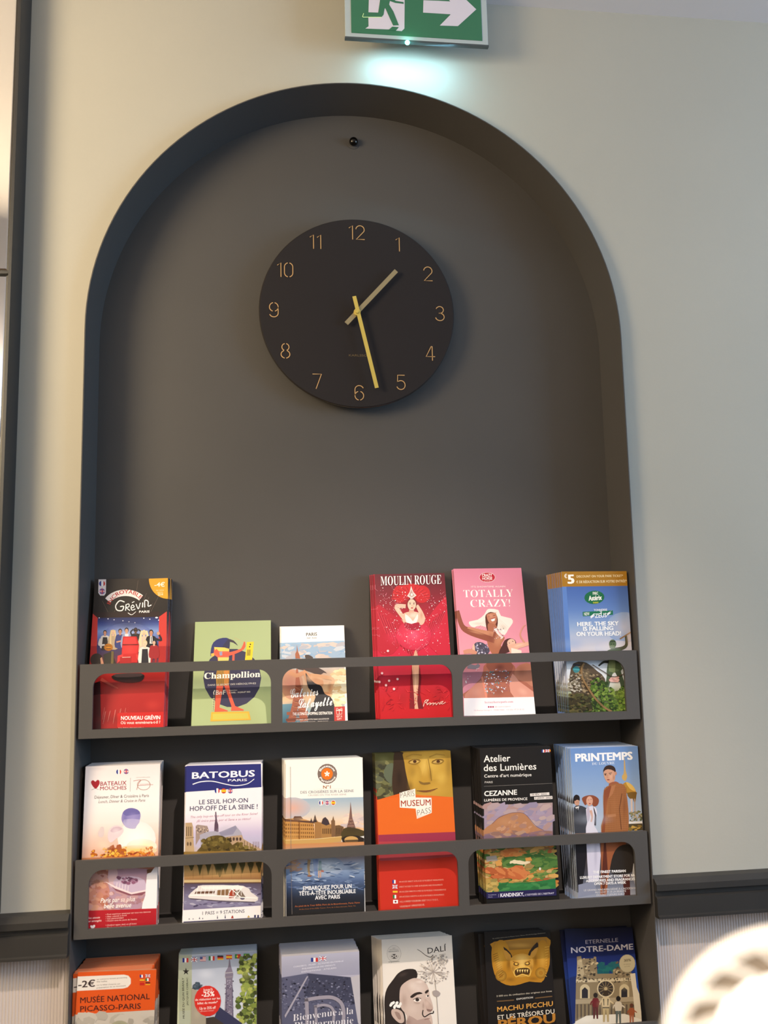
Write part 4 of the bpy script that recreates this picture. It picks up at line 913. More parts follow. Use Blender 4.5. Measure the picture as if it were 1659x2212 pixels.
s.S(160, 970, 1140, 1080, 1225, 5, 14, ['#4c4a2a', '#39321f', '#5c5430', '#2c2818'], 14, 1.8)
s.L(catmull([(1085, 840), (1066, 880), (1072, 950), (1110, 1020), (1170, 1110), (1240, 1180), (1300, 1215)], 5, False), 15, '#8a6c46'); s.L(catmull([(1150, 850), (1230, 900), (1320, 945), (1430, 905)], 5, False), 6, '#4c3c30'); s.S(40, 1290, 1350, 950, 985, 5, 9, ['#e0b8b0', '#d8a8a0', '#c89890'], 2)
s.S(40, 965, 1060, 930, 1060, 5, 12, ['#b8b0a0', '#8c8270', '#6c6450', '#9c9484'], 15, 1.4)
s.F(1000, 690, 130, 70, '#8ca6d0', .5); s.F(1200, 720, 200, 30, '#d4d4dc', .5); s.F(1310, 850, 30, 50, '#8ca074', .5); s.F(1350, 1080, 100, 60, '#8ca048', .35); s.F(1180, 1170, 90, 60, '#28381a', .5); s.F(1100, 930, 60, 60, '#9a8664', .4); s.F(1440, 640, 30, 90, '#e8c8a8', .5)
s.build(16, .067, -.004, .2, 'blue theme park leaflet with green stone statue, far right on the top shelf', 'blue theme park leaflets', 'blue theme park leaflet, top shelf far right', '#7f8fc4', th=.0024)

# ---- middle shelf --------------------------------------------------------------------------------------------
# 7 white river cruise leaflet with red foot
s = Leaf('D', (162, 235), (735, 222), (722, 1465), (110, 1508), .022, .009, 1); s.bg('#e6dcda')
s.G([(150, 225), (740, 220), (730, 940), (120, 960)], ['#e4dcdc', '#f0e8e8', '#f4eeee', '#f2e6e2', '#e8c8b8', '#d8a488'], ny=8)
s.flag(420, 279, 40, 40, 'fr', True); s.flag(478, 276, 40, 40, 'uk', True)
s.P([(238, 412), (208, 375), (206, 352), (222, 344), (238, 356), (252, 342), (268, 346), (272, 368), (260, 392)], '#a01f2c', 2); s.L([(208, 420), (235, 408), (264, 416)], 3, '#8a8a92')
s.T('BATEAUX', 276, 388, 480, 380, 32, '#98202c', .012); s.T('MOUCHES', 274, 422, 480, 416, 28, '#98202c', .012); s.L([(512, 326), (509, 432)], 2.5, '#9a9296')
s.L(catmull([(534, 350), (562, 345), (592, 342), (575, 370), (560, 418)], 5, False), 4, '#b47a70'); s.L([(600+50*math.cos(math.radians(a))+15, 380-40*math.sin(math.radians(a))) for a in range(0, 361, 20)], 4, '#a88478'); s.L([(570, 386), (688, 378)], 3, '#b06860'); s.L([(585, 376), (668, 372)], 2, '#b06860'); s.T('ANNIVERSAIRE', 556, 326, 664, 323, 6, '#a8a0a0')
s.T('Déjeuner, Dîner & Croisière à Paris', 232, 488, 655, 474, 23, '#5c5458', .003); s.T('Lunch, Dinner & Cruise in Paris', 262, 522, 625, 510, 22, '#7c7276', .002, shear=.22)
for c1, x, y, rx, ry in (('#f8f0ec', 560, 800, 150, 140),): s.E(x, y, rx, ry, '#fffdf8', '#f2e8e6')
s.P([(450, 600), (475, 572), (520, 560), (570, 575), (590, 610), (582, 660), (560, 700), (545, 722), (490, 716), (460, 690), (442, 650)], '#8e86c0', 3); s.P([(462, 650), (585, 650), (560, 700), (545, 722), (490, 716), (465, 695)], '#b8b0d6', 2); s.P([(452, 598), (478, 570), (520, 560), (568, 574), (588, 605), (540, 612), (480, 622)], '#6e68a8', 2)
s.P([(340, 740), (370, 705), (410, 695), (450, 712), (456, 745), (430, 780), (400, 800), (360, 830), (335, 800)], '#e2d0d6', 3); s.P([(355, 740), (378, 712), (420, 706), (448, 722), (420, 740), (380, 752)], '#cdb2c0', 2); s.P([(258, 760), (280, 710), (305, 715), (300, 780), (270, 785)], '#dccaca', 3)
s.E(600, 860, 120, 60, '#fdeeb0', '#f6e4d6'); s.E(560, 890, 160, 40, '#f6c860', '#eed0ae')
s.P([(350, 860), (380, 845), (388, 870), (400, 872), (405, 850), (430, 842), (440, 850), (445, 880), (480, 884), (482, 940), (350, 945)], '#a85a34', 0)
s.S(90, 200, 480, 870, 950, 5, 16, ['#d8862c', '#b8621c', '#e8a83c', '#94481c', '#f0c050'], 21, .8, 70, lambda x, y: y > 860+(340-x)*.3)
s.S(50, 480, 690, 905, 950, 5, 14, ['#d8862c', '#b8542c', '#e09a4c', '#903c20'], 22, 2.2); s.S(24, 590, 690, 860, 930, 5, 12, ['#d07030', '#c07a4c', '#e8a860'], 23, .6)
s.G([(110, 950), (728, 930), (722, 1350), (108, 1360)], ['#b87850', '#a86a58', '#c08478', '#c88a80', '#bf8378'], ny=6)
s.P([(345, 1050), (645, 1035), (632, 1180), (600, 1340), (370, 1345), (350, 1200)], '#b592a6', 2); s.S(90, 110, 340, 980, 1350, 10, 30, ['#c98872', '#b87460', '#d49a80', '#a8645a', '#cf9a90'], 24, 1.4); s.S(40, 330, 620, 1200, 1340, 10, 24, ['#c49aa0', '#a87c88', '#d8b4b4', '#b88888'], 25, 1.4)
s.P([(340, 1040), (405, 1030), (410, 1110), (370, 1180), (345, 1150)], '#d0b0b8', 2)
s.P([(400, 1110), (520, 1090), (620, 1120), (630, 1200), (540, 1225), (430, 1190), (380, 1150)], '#c8b4cc', 2); s.S(28, 420, 560, 1100, 1150, 6, 14, ['#8c5a78', '#a47896', '#6c4460'], 26, 1.4); s.P([(350, 1150), (420, 1180), (520, 1222), (640, 1210), (600, 1240), (500, 1240), (400, 1205)], '#8a5260', 0)
s.P([(310, 1130), (400, 1170), (520, 1218), (635, 1195), (638, 1208), (520, 1232), (390, 1185)], '#ecd8dc'); [s.L([(408+i*22, 1140+i*6), (404+i*22, 1178+i*8)], 4, '#f0e4e8') for i in range(5)]
s.P([(640, 1080), (690, 1035), (728, 1030), (722, 1345), (600, 1348), (628, 1240)], '#f4eef2', 2); s.P([(640, 1040), (690, 1035), (672, 1062), (642, 1070)], '#6c4830')
s.T('Paris par sa plus', 278, 1298, 545, 1284, 36, '#fdf6f4', .016, shear=.22); s.T('belle avenue', 304, 1340, 516, 1332, 36, '#fdf6f4', .016, shear=.22)
s.G([(104, 1362), (726, 1340), (722, 1480), (100, 1520)], ['#b4202c', '#a81a26'], ny=1)
s.T('Nos atouts', 172, 1424, 274, 1418, 15, '#f0d4d0', .02, shear=.2); s.T('Our strengths', 168, 1450, 286, 1442, 15, '#f0d4d0', .02, shear=.2); s.P([(216, 1500), (200, 1484), (204, 1472), (216, 1476), (230, 1468), (238, 1478), (230, 1492)], '#f4e6e4', 2)
for i, t in enumerate(('• Pont supérieur extérieur sur tous nos bateaux', '• Plats cuisinés à bord', '• Vue panoramique', '• Ouvert tous les jours de l’année', '• Outdoor upper deck on all boats', '• Meals prepared on board')): s.T(t, 318, [1394, 1412, 1428, 1444, 1478, 1496][i], 318+[352, 162, 140, 245, 240, 190][i], [1372, 1400, 1418, 1430, 1464, 1484][i], 11, '#eec4be', .01, shear=.15)
s.F(560, 800, 120, 110, '#fffdf6', .7); s.F(530, 640, 50, 60, '#a8a0d4', .5); s.F(470, 640, 26, 60, '#6c66a8', .5); s.F(300, 850, 80, 60, '#f0d8c0', .6); s.F(250, 250, 110, 30, '#cfc6c8', .6); s.F(440, 930, 60, 30, '#d07828', .4); s.F(220, 1120, 90, 110, '#d49a7c', .5); s.F(470, 1280, 110, 50, '#cfa4a4', .4); s.F(400, 740, 50, 40, '#f0e4e8', .5); s.F(160, 900, 50, 60, '#d8a898', .5)
s.build(12, .067, -.001, .8, 'white river cruise leaflet with purple silhouette and red foot, leftmost on the middle shelf', 'white river cruise leaflets', 'white river cruise leaflet, middle shelf far left', '#cfc8c4', th=.0026)

# 8 river shuttle leaflet
s = Leaf('D', (948, 228), (1530, 212), (1536, 1422), (916, 1450), .018, .009, 1); s.bg('#eeeaf0')
s.P([(940, 232), (1528, 216), (1532, 398), (940, 436)], '#2b2f74')
s.T('BATOBUS', 990, 332, 1480, 314, 48, '#f2f2fa', .028); s.T('PARIS', 1270, 354, 1420, 350, 18, '#e8e8f4', .02)
s.L(catmull([(996, 376), (1060, 356), (1150, 352), (1250, 374), (1330, 386), (1420, 372), (1476, 334)], 6, False), 8, '#f2f2fa', taper=5)
for i, k in enumerate(('fr', 'es', 'uk')): s.flag(1187+i*51, 427, 40, 40, k, True)
s.T('LE SEUL HOP-ON', 1046, 532, 1426, 516, 34, '#34365c', .012); s.T('HOP-OFF DE LA SEINE !', 974, 584, 1502, 566, 36, '#34365c', .012)
s.G([(938, 600), (1532, 590), (1534, 900), (936, 920)], ['#eeeaf0', '#e2d8e6', '#c8bcd8', '#b8b4d0', '#c4b8c8'], ny=6)
s.T('The only hop-on hop-off tour on the River Seine!', 976, 640, 1500, 612, 17, '#b0708c', .006, shear=.2); s.T('¡El único paseo por el Sena a su ritmo!', 1028, 670, 1446, 652, 17, '#b0708c', .006, shear=.2)
s.P([(1172, 590), (1180, 590), (1186, 660), (1196, 690), (1198, 745), (1164, 750), (1166, 690), (1172, 650)], '#5c4658')
s.P([(940, 676), (990, 674), (1000, 710), (1002, 800), (1010, 920), (936, 920)], '#b89c78'); [s.L([(950+i*16, 705), (950+i*16, 780)], 6, '#4c3c30') for i in range(3)]; s.L([(938, 795), (1006, 790)], 6, '#8a7458'); [s.E(958+i*22, 840, 7, 16, '#6a5440') for i in range(2)]
s.P([(1020, 700), (1035, 690), (1110, 700), (1122, 735), (1120, 770), (1050, 800), (1020, 850)], '#a08c84'); s.S(26, 1025, 1115, 705, 760, 5, 9, ['#5c4c4c', '#c4b09c', '#7c6a64'], 31, .7)
s.P([(1050, 770), (1110, 745), (1170, 740), (1200, 750), (1330, 696), (1375, 750), (1390, 800), (1260, 830), (1060, 850)], '#a8a4b4'); s.P([(1200, 750), (1330, 698), (1340, 720), (1310, 765), (1220, 780)], '#8f8ca4')
s.P([(1260, 785), (1380, 770), (1390, 800), (1490, 860), (1530, 880), (1530, 900), (1180, 905), (1200, 830)], '#b4987c'); [s.E(1290+i*26, 802, 9, 14, '#4c3830') for i in range(4)]; [s.L([(1400+i*22, 815+i*9), (1400+i*22, 870)], 5, '#6c5440') for i in range(6)]; [s.L([(1470+i*14, 865), (1468+i*14, 822)], 4, '#8c7a84') for i in range(4)]
s.P([(1055, 920), (1062, 860), (1100, 800), (1160, 775), (1230, 778), (1280, 815), (1300, 850), (1340, 830), (1390, 860), (1440, 880), (1500, 895), (1500, 925)], '#5c4c24', 3); s.S(150, 1060, 1500, 790, 920, 7, 18, ['#6e5c2c', '#4a3c1a', '#80703c', '#584a20', '#3c3018'], 32, 1.2, 0, lambda x, y: y > 770+abs(x-1190)*.35)
s.G([(930, 900), (1534, 890), (1534, 1150), (928, 1160)], ['#8a6c34', '#b08c50', '#c09c64', '#a87c4c', '#7c5c48'], ny=5)
for i in range(9): s.P([(960+i*66, 985), (1010+i*66, 983), (1000+i*66, 1030), (985+i*66, 1050+(i*37 % 40)), (972+i*66, 1020)], '#4a4420', 2)
s.P([(1180, 985), (1240, 985), (1226, 1060), (1206, 1100), (1190, 1050)], '#3c3a1c', 2); [s.L([(1000+i*75, 1020), (1000+i*75, 1110)], 3, '#8a6840') for i in range(8)]
s.L([(930, 1130), (1534, 1126)], 20, '#cdb484'); s.L([(930, 1150), (1534, 1146)], 14, '#5c4438')
s.G([(928, 1150), (1534, 1146), (1534, 1322), (924, 1355)], ['#54485c', '#6c6480', '#8a86a4', '#7c7494'], ny=4); s.S(110, 930, 1530, 1165, 1330, 4, 9, ['#9a98b4', '#5c5474', '#b4b0c4', '#4a4260', '#80789a'], 33, 3.5)
s.P([(965, 1240), (1005, 1200), (1040, 1175), (1075, 1160), (1390, 1165), (1450, 1215), (1500, 1250), (1505, 1265), (1480, 1290), (1290, 1290), (1060, 1270), (975, 1262)], '#e6e0de', 2)
s.P([(1060, 1172), (1350, 1160), (1400, 1176), (1370, 1190), (1080, 1192)], '#f8f4ee'); s.P([(1020, 1210), (1170, 1205), (1165, 1225), (1010, 1228)], '#6c4c3c'); s.P([(1185, 1200), (1290, 1190), (1270, 1240), (1180, 1238)], '#8a6848'); s.P([(1275, 1235), (1300, 1195), (1330, 1195), (1320, 1258), (1280, 1262)], '#a8442c'); s.P([(1320, 1205), (1370, 1195), (1410, 1255), (1330, 1262)], '#7c6a5c')
[s.L([(1040+i*30, 1165), (1024+i*32, 1240)], 4, '#fbf8f4') for i in range(12)]; s.L([(1300, 1190), (1380, 1262)], 6, '#fffdf8'); s.L([(1380, 1180), (1320, 1262)], 6, '#fffdf8'); s.E(1384, 1262, 18, 12, '#6c6478'); s.L([(975, 1238), (1200, 1244), (1500, 1262)], 7, '#fffdf8'); s.L([(975, 1264), (1200, 1282), (1480, 1292)], 6, '#4c3c48')
s.G([(920, 1355), (1536, 1318), (1536, 1440), (914, 1460)], ['#f2eef0', '#f4f0ee'], ny=1)
s.T('1 PASS = 9 STATIONS', 1072, 1392, 1400, 1374, 26, '#34344e', .008)
for x, hh in ((1190, 28), (1250, 36), (1310, 22), (1430, 20), (970, 12), (1000, 10), (1050, 20), (1075, 12)): s.P([(x-5, 1428-(x-930)*.03), (x, 1428-hh-(x-930)*.03), (x+5, 1428-(x-930)*.03)], '#2c2c54')
s.P([(1295, 1418), (1304, 1394), (1316, 1418)], '#b03c2c'); s.P([(1420, 1412), (1432, 1396), (1444, 1410)], '#c8a040'); s.L([(925, 1448), (1530, 1414)], 8, '#33335c'); [s.P([(1475+i*24, 1412), (1475+i*24, 1392), (1489+i*24, 1391), (1489+i*24, 1411)], '#3c3c64') for i in range(2)]
s.F(1180, 830, 90, 40, '#7c6c34', .5); s.F(1240, 720, 90, 30, '#c4c0cc', .5, -20); s.F(1240, 1070, 260, 40, '#caa86c', .5); s.F(1240, 1320, 240, 20, '#9c9ab8', .5); s.F(1000, 880, 60, 40, '#c4a87c', .5)
s.build(10, .067, .002, .5, 'river shuttle boat leaflet with dark blue top band, second on the middle shelf', 'river shuttle leaflets', 'blue-topped river shuttle leaflet', '#dcd8e0', th=.0026)

# 9 river cruise leaflet with sunset quay
s = Leaf('E', (137, 197), (790, 180), (800, 1452), (150, 1492), .026, .009, 1); s.bg('#f4efe8')
s.E(490, 315, 82, 84, '#6e605c'); s.E(490, 315, 80, 82, '#7c6a62'); s.E(488, 315, 49, 50, '#de7420')
for i in range(5): a = math.radians(90+72*i); s.E(488+13*math.cos(a), 315-13*math.sin(a), 11, 6, '#fbf2ea', rot=-(90+72*i))
s.T('Bateaux', 0, 0, 1, 0, 17, '#f8f2ec', .035, arc=(490, 315, 57, 160, 18)); s.T('Parisiens', 0, 0, 1, 0, 17, '#f8f2ec', .035, arc=(490, 315, 74, 205, 340), flip=True)
s.T('N°1', 455, 438, 519, 436, 25, '#9c5c28', .02); s.L([(370, 444), (625, 438)], 1.2, '#cfc8c0')
s.T('DES CROISIÈRES SUR LA SEINE', 266, 480, 710, 466, 21, '#7c7e88', .006); s.T('CRUISES ON THE RIVER SEINE', 330, 500, 648, 492, 13, '#b4b0b2', .002)
s.G([(140, 525), (795, 508), (798, 800), (140, 820)], ['#9cb2c4', '#b0bcc4', '#ccc8c4', '#e0cdb8', '#ecc49c', '#e0b080'], ny=8)
s.E(200, 600, 150, 90, '#d8a896', '#b8b8c0'); s.S(26, 640, 800, 650, 760, 8, 20, ['#e8d0bc', '#d8c4bc', '#c8b8b8'], 36, 3)
for i, k in enumerate(('fr', 'uk', 'es')): s.E(438+i*51, 556, 22, 22, '#efe6e0'); s.flag(438+i*51, 556, 36, 36, k, True)
s.P([(140, 690), (205, 685), (215, 668), (270, 668), (290, 690), (375, 715), (388, 855), (140, 870)], '#c08c4c'); s.P([(205, 690), (215, 668), (270, 668), (290, 692), (255, 700), (250, 720)], '#5c3c30'); s.P([(140, 690), (250, 700), (250, 715), (140, 712)], '#6c4834'); s.P([(250, 700), (385, 712), (385, 728), (250, 716)], '#5c4034')
for r_ in range(4):
    for i in range(15): s.P([(146+i*16, 730+r_*32+i*.4), (153+i*16, 730+r_*32+i*.4), (153+i*16, 748+r_*32+i*.3), (146+i*16, 748+r_*32+i*.3)], '#6c4420'); s.layer -= 1
s.layer += 1
s.P([(250, 715), (262, 715), (262, 860), (250, 862)], '#8c5c2c')
s.P([(385, 722), (370, 716), (388, 655), (402, 700), (416, 716), (440, 720), (440, 850), (385, 855)], '#a07444'); s.P([(370, 718), (387, 654), (404, 718)], '#382c30'); s.P([(345, 716), (357, 680), (368, 716)], '#3c3034')
s.P([(440, 725), (450, 690), (474, 675), (498, 700), (512, 735), (540, 735), (545, 845), (440, 850)], '#a87c48'); s.P([(440, 728), (455, 686), (474, 674), (496, 698), (510, 735), (480, 745)], '#40343a'); [s.P([(450+i*16, 770), (458+i*16, 770), (458+i*16, 815), (450+i*16, 815)], '#5c4028') for i in range(6)]
s.P([(525, 840), (522, 705), (530, 700), (540, 665), (548, 700), (554, 705), (556, 838)], '#7c5c40'); s.P([(556, 745), (590, 742), (625, 755), (630, 838), (556, 840)], '#705438'); [s.L([(566+i*14, 765), (566+i*14, 820)], 5, '#4c3626') for i in range(4)]
s.P([(682, 545), (690, 600), (698, 680), (712, 720), (735, 800), (715, 800), (700, 760), (672, 762), (662, 800), (642, 800), (660, 735), (672, 680), (680, 600)], '#7c5c54'); [s.L([(668-i*4, 700+i*25), (702+i*5, 698+i*25)], 3, '#c49c80') for i in range(4)]; s.L([(672, 700), (710, 740)], 2, '#4c342c'); s.L([(698, 700), (655, 745)], 2, '#4c342c')
s.P([(628, 770), (700, 762), (795, 790), (798, 830), (610, 850)], '#4c4024', 2); s.P([(140, 868), (390, 862), (610, 838), (606, 880), (360, 905), (140, 925)], '#c49c5c'); s.L([(140, 866), (395, 858), (610, 836)], 5, '#e4c488')
s.G([(140, 925), (610, 880), (798, 880), (798, 930)], ['#b4947c', '#b88c74'], ny=1); s.P([(606, 850), (650, 832), (740, 828), (795, 850), (796, 900), (700, 892), (620, 888)], '#2c2420'); s.E(690, 864, 58, 30, '#caa060'); s.P([(634, 866), (748, 862), (740, 890), (650, 890)], '#5c4830')
s.G([(140, 900), (798, 880), (798, 1200), (148, 1230)], ['#c88850', '#c09880', '#a8a4b0', '#90a0bc', '#7890b4', '#51658c'], ny=8)
s.E(460, 1085, 170, 90, '#b4c4d8', '#8c9cb8'); s.S(120, 150, 795, 1050, 1250, 3, 7, ['#9cb0cc', '#5c7098', '#c8d0dc', '#405478', '#7088ac'], 41, 6); s.S(20, 160, 260, 1030, 1120, 5, 14, ['#c09878', '#a88c84'], 42, 3)
s.LB([(340, 1028, 28), (334, 1090, 20), (340, 1160, 14)], '#a08868'); s.P([(322, 1160), (365, 1158), (352, 1172), (326, 1170)], '#8a5c48'); s.LB([(384, 1026, 26), (384, 1090, 20), (392, 1160, 14)], '#7c94c4'); s.LB([(404, 1026, 24), (400, 1090, 18), (402, 1160, 12)], '#6c84b8'); s.P([(420, 1040), (440, 1040), (446, 1120), (416, 1120)], '#4c7c80'); s.LB([(420, 1118, 10), (418, 1180, 7)], '#c8a088'); s.LB([(434, 1118, 10), (434, 1178, 7)], '#c8a088'); s.P([(438, 1112), (462, 1120), (458, 1134), (436, 1130)], '#b05c3c')
s.G([(148, 1220), (798, 1195), (800, 1460), (150, 1500)], ['#51658c', '#34425c', '#252a38', '#1e2028', '#22201f'], ny=6)
s.S(60, 155, 795, 1200, 1280, 3, 6, ['#7c90b0', '#5c7098', '#2c3c5c'], 43, 6)
s.T('EMBARQUEZ POUR UN', 288, 1284, 692, 1264, 32, '#f6f6fa', .022); s.T('TÊTE-À-TÊTE INOUBLIABLE', 254, 1328, 726, 1306, 32, '#f6f6fa', .022); s.T('AVEC PARIS', 388, 1362, 596, 1352, 32, '#f6f6fa', .022)
s.T('Au pied de la Tour Eiffel, Port de la Bourdonnais, Paris 7ème', 220, 1424, 762, 1392, 13, '#b86a40', .01); s.T('At the foot of the Eiffel Tower, Port de la Bourdonnais, Paris 7th', 254, 1448, 726, 1418, 10, '#96603c', .004)
s.L([(182, 255), (186, 900), (196, 1485)], 3, '#8c8078')
s.F(460, 1080, 150, 60, '#c8d4e4', .6); s.F(300, 690, 160, 20, '#ecc8a0', .3); s.F(200, 830, 80, 30, '#d8a45c', .4); s.F(700, 780, 90, 40, '#382c20', .4); s.F(220, 1080, 70, 60, '#c8a488', .5); s.F(720, 1100, 90, 60, '#34405c', .5)
s.build(9, .067, -.003, -.4, 'white-topped river cruise leaflet with sunset quay and tower, third on the middle shelf', 'sunset river cruise leaflets', 'white-topped sunset river cruise leaflet', '#d4d0cc', th=.0026)

# 10 museum pass leaflet: olive-gold portrait over orange and red
s = Leaf('E', (880, 152), (1518, 118), (1588, 1412), (938, 1445), .038, .010, 1); s.bg('#c8361f')
s.G([(875, 145), (1525, 110), (1540, 520), (905, 530)], ['#4a4a24', '#5c5c34', '#4c4a2c', '#3c3826'], ny=4)
s.S(50, 890, 1060, 220, 500, 10, 30, ['#6c6c44', '#4a4a30', '#7c7a50', '#5c6048', '#38382a'], 51, 1.6); s.P([(985, 240), (1060, 235), (1060, 360), (1020, 400), (960, 330)], '#5c6450', 2)
s.P([(1055, 130), (1160, 120), (1150, 250), (1160, 400), (1180, 520), (1060, 520), (1030, 400), (1040, 250)], '#3a281a', 3)
s.P([(1130, 130), (1300, 112), (1510, 110), (1536, 240), (1538, 500), (1500, 530), (1230, 530), (1180, 440), (1150, 330), (1132, 220)], '#b48c34', 3)
s.E(1350, 250, 170, 150, '#cfa848', '#b48c34'); s.E(1400, 440, 120, 80, '#c49a3e', '#b48c34'); s.E(1220, 340, 60, 110, '#c49c40', '#b48c34')
for x in (1215, 1410):
    s.P([(x-55, 222), (x-20, 196), (x+20, 190), (x+55, 205), (x+30, 232), (x-20, 236)], '#8c6c28', 2); s.P([(x-40, 218), (x, 200), (x+42, 210), (x+10, 228), (x-20, 228)], '#c8a458', 2); s.E(x+4, 212, 15, 13, '#4a2c14'); s.L([(x-48, 212), (x-10, 194), (x+46, 200)], 5, '#5c3c18'); s.L([(x-70, 175), (x-10, 150), (x+62, 160)], 9, '#a07c30')
s.P([(1318, 200), (1340, 300), (1352, 372), (1310, 396), (1270, 380), (1280, 330), (1300, 270)], '#b88e34', 2); s.P([(1254, 372), (1290, 388), (1340, 384), (1348, 398), (1300, 408), (1262, 396)], '#80602a', 2); s.L([(1330, 190), (1350, 300), (1358, 372)], 8, '#8c6a28')
s.P([(1238, 455), (1290, 452), (1340, 450), (1400, 440), (1350, 466), (1290, 470)], '#8c5a30', 2); s.L([(1234, 456), (1310, 462), (1408, 436)], 5, '#5c3818'); s.E(1320, 492, 50, 10, '#a07830', '#b48c34')
s.P([(905, 532), (1095, 478), (1545, 510), (1560, 800), (915, 826)], '#d8601c'); s.P([(1090, 505), (1545, 508), (1560, 798), (915, 824), (905, 532)], '#dc6620'); s.P([(915, 824), (1560, 798), (1565, 900), (918, 915)], '#983048')
s.P([(918, 880), (1565, 870), (1580, 1015), (930, 1045)], '#b04048'); s.P([(928, 1040), (1250, 1030), (1580, 1000), (1590, 1415), (938, 1450)], '#c42e1e')
s.P([(1092, 472), (1222, 438), (1226, 512), (1358, 514), (1360, 640), (1236, 690), (1226, 604), (1094, 596)], '#f0e8dc')
s.T('PARIS', 1100, 516, 1216, 500, 46, '#7c6c5c', -.012); s.T('MUSEUM', 1104, 588, 1352, 576, 50, '#a0381c', .012); s.T('PASS', 1240, 664, 1354, 638, 46, '#7c6c5c', -.012)
for i, (k, t, w_) in enumerate((('fr', 'UN ACCÈS DIRECT À PLUS DE 50 MUSÉES ET MONUMENTS', 370), ('uk', 'DIRECT ACCESS TO OVER 50 MUSEUMS AND MONUMENTS', 362), ('es', 'UN ACCESO DIRECTO A MÁS DE 50 MUSEOS Y MONUMENTOS', 390), ('it', 'UN ACCESSO DIRETTO A PIÙ DI 50 MUSEI E MONUMENTI', 374), ('jp', '50以上の美術館や記念建造物に直接アクセスできます。', 328), ('cn', '可免费参观50多个博物馆和名胜古迹。', 214))):
    y = 1214+i*41.5; s.flag(1052+i*1.6, y, 40, 30, k); s.T(t, 1088+i, y+7, 1088+w_, y-11, 12, '#e8a898', .012)
s.F(1300, 250, 50, 120, '#dcb85c', .7); s.F(1200, 300, 50, 80, '#8c6a24', .5); s.F(1440, 350, 70, 80, '#dab454', .6); s.F(1500, 250, 40, 140, '#8c6c28', .6); s.F(1180, 420, 40, 70, '#6c4c1c', .6); s.F(1350, 320, 24, 90, '#7c5c22', .5); s.F(1310, 490, 120, 20, '#d0a048', .5); s.F(1210, 180, 70, 26, '#d8b45c', .5); s.F(1410, 172, 70, 22, '#d4b058', .5); s.F(960, 200, 70, 50, '#74764c', .5); s.F(1090, 350, 40, 120, '#22160f', .6); s.F(1250, 700, 250, 60, '#e06c20', .4); s.F(1215, 235, 50, 14, '#7c5a24', .6); s.F(1412, 226, 50, 14, '#7c5a24', .6)
s.build(8, .067, -.001, .3, 'orange and red museum pass leaflet with large golden portrait, fourth on the middle shelf', 'museum pass leaflets', 'orange and gold museum pass leaflet', '#b0563a', th=.0022)

# 11 black digital art leaflet with painted mountain
s = Leaf('F', (215, 174), (776, 150), (800, 1342), (243, 1370), .022, .009, 1); s.bg('#1d1a19')
for i, k in enumerate(('fr', 'uk', 'es')): s.flag(700+i*30, 189-i*2, 29, 22, k)
s.T('Atelier', 234, 276, 442, 268, 52, '#f4efe8', .012); s.T('des Lumières', 234, 346, 644, 332, 52, '#f4efe8', .012); s.T('Centre d’art numérique', 238, 396, 606, 384, 24, '#f0ebe4', .010); s.T('PARIS', 242, 440, 304, 438, 15, '#d8d2ca', .006); s.L([(236, 464), (768, 440)], 2, '#8c8680')
s.T('CEZANNE', 238, 540, 494, 528, 38, '#f6f2ec', .03); s.T('LUMIÈRES DE PROVENCE', 238, 582, 574, 570, 19, '#f0ebe4', .022)
s.P([(594, 520), (744, 510), (746, 532), (596, 542)], '#e4dcd6'); s.P([(626, 546), (768, 538), (770, 562), (628, 568)], '#e4dcd6'); s.T('18 FÉV. 2022 -', 606, 536, 738, 530, 14, '#3c3434', .01); s.T('2 JANV. 2023', 634, 562, 762, 557, 14, '#3c3434', .01)
s.G([(236, 612), (770, 590), (772, 900), (238, 910)], ['#a8908c', '#a890a0', '#9c8ca4', '#a89090', '#a08484'], ny=5); s.S(70, 240, 768, 600, 800, 10, 28, ['#b09a9c', '#9488a0', '#ac8c88', '#a494a8', '#b8a09c'], 61, 2.2, -15)
s.P([(238, 800), (290, 760), (350, 710), (410, 684), (470, 668), (545, 676), (590, 720), (630, 770), (680, 800), (740, 830), (745, 870), (238, 880)], '#b07c58', 2); s.S(60, 300, 640, 690, 840, 8, 20, ['#b88460', '#a8745a', '#c09070', '#a47c6c'], 62, 1.8, -30, lambda x, y: y > 690+abs(x-490)*.75)
s.L(catmull([(300, 756), (350, 708), (410, 682), (470, 668), (545, 674), (590, 716), (640, 772), (700, 805)], 4, False), 3, '#6c4c58'); s.P([(238, 836), (320, 822), (420, 836), (560, 832), (680, 806), (772, 812), (772, 940), (238, 950)], '#8c6c70', 0); s.S(40, 240, 770, 820, 880, 8, 20, ['#a07c70', '#7c6474', '#b08c74', '#906c60'], 63, 2.5)
s.G([(240, 900), (778, 890), (794, 1260), (250, 1290)], ['#8c5c40', '#a07a48', '#9c8848', '#a89050', '#90904c'], ny=4)
s.S(380, 242, 792, 930, 1240, 6, 20, ['#c07838', '#b88c48', '#5c7c3c', '#48682c', '#d0a058', '#98804c', '#a85c34', '#748c48', '#c4a46c'], 64, 2.4, -6)
s.S(70, 400, 790, 1000, 1090, 8, 22, ['#3c6430', '#4c7438', '#5c7c3c'], 65, 2.8, -4); s.S(40, 245, 560, 1095, 1170, 10, 24, ['#c0683c', '#b05c34', '#cc7c48'], 66, 2.4, 10); s.S(20, 400, 500, 960, 1005, 8, 22, ['#c8743c', '#d08848'], 67, 2.6); s.S(10, 390, 620, 1040, 1060, 6, 16, ['#dcc8a0', '#e4d4b0'], 68, 3)
s.P([(322, 1050), (360, 1035), (376, 1060), (372, 1082), (330, 1084)], '#d09850'); s.P([(555, 1020), (598, 1012), (610, 1040), (560, 1046)], '#cc9048'); s.P([(250, 1010), (330, 1000), (340, 1040), (255, 1048)], '#9c948c'); s.E(670, 1105, 8, 12, '#e4e0cc')
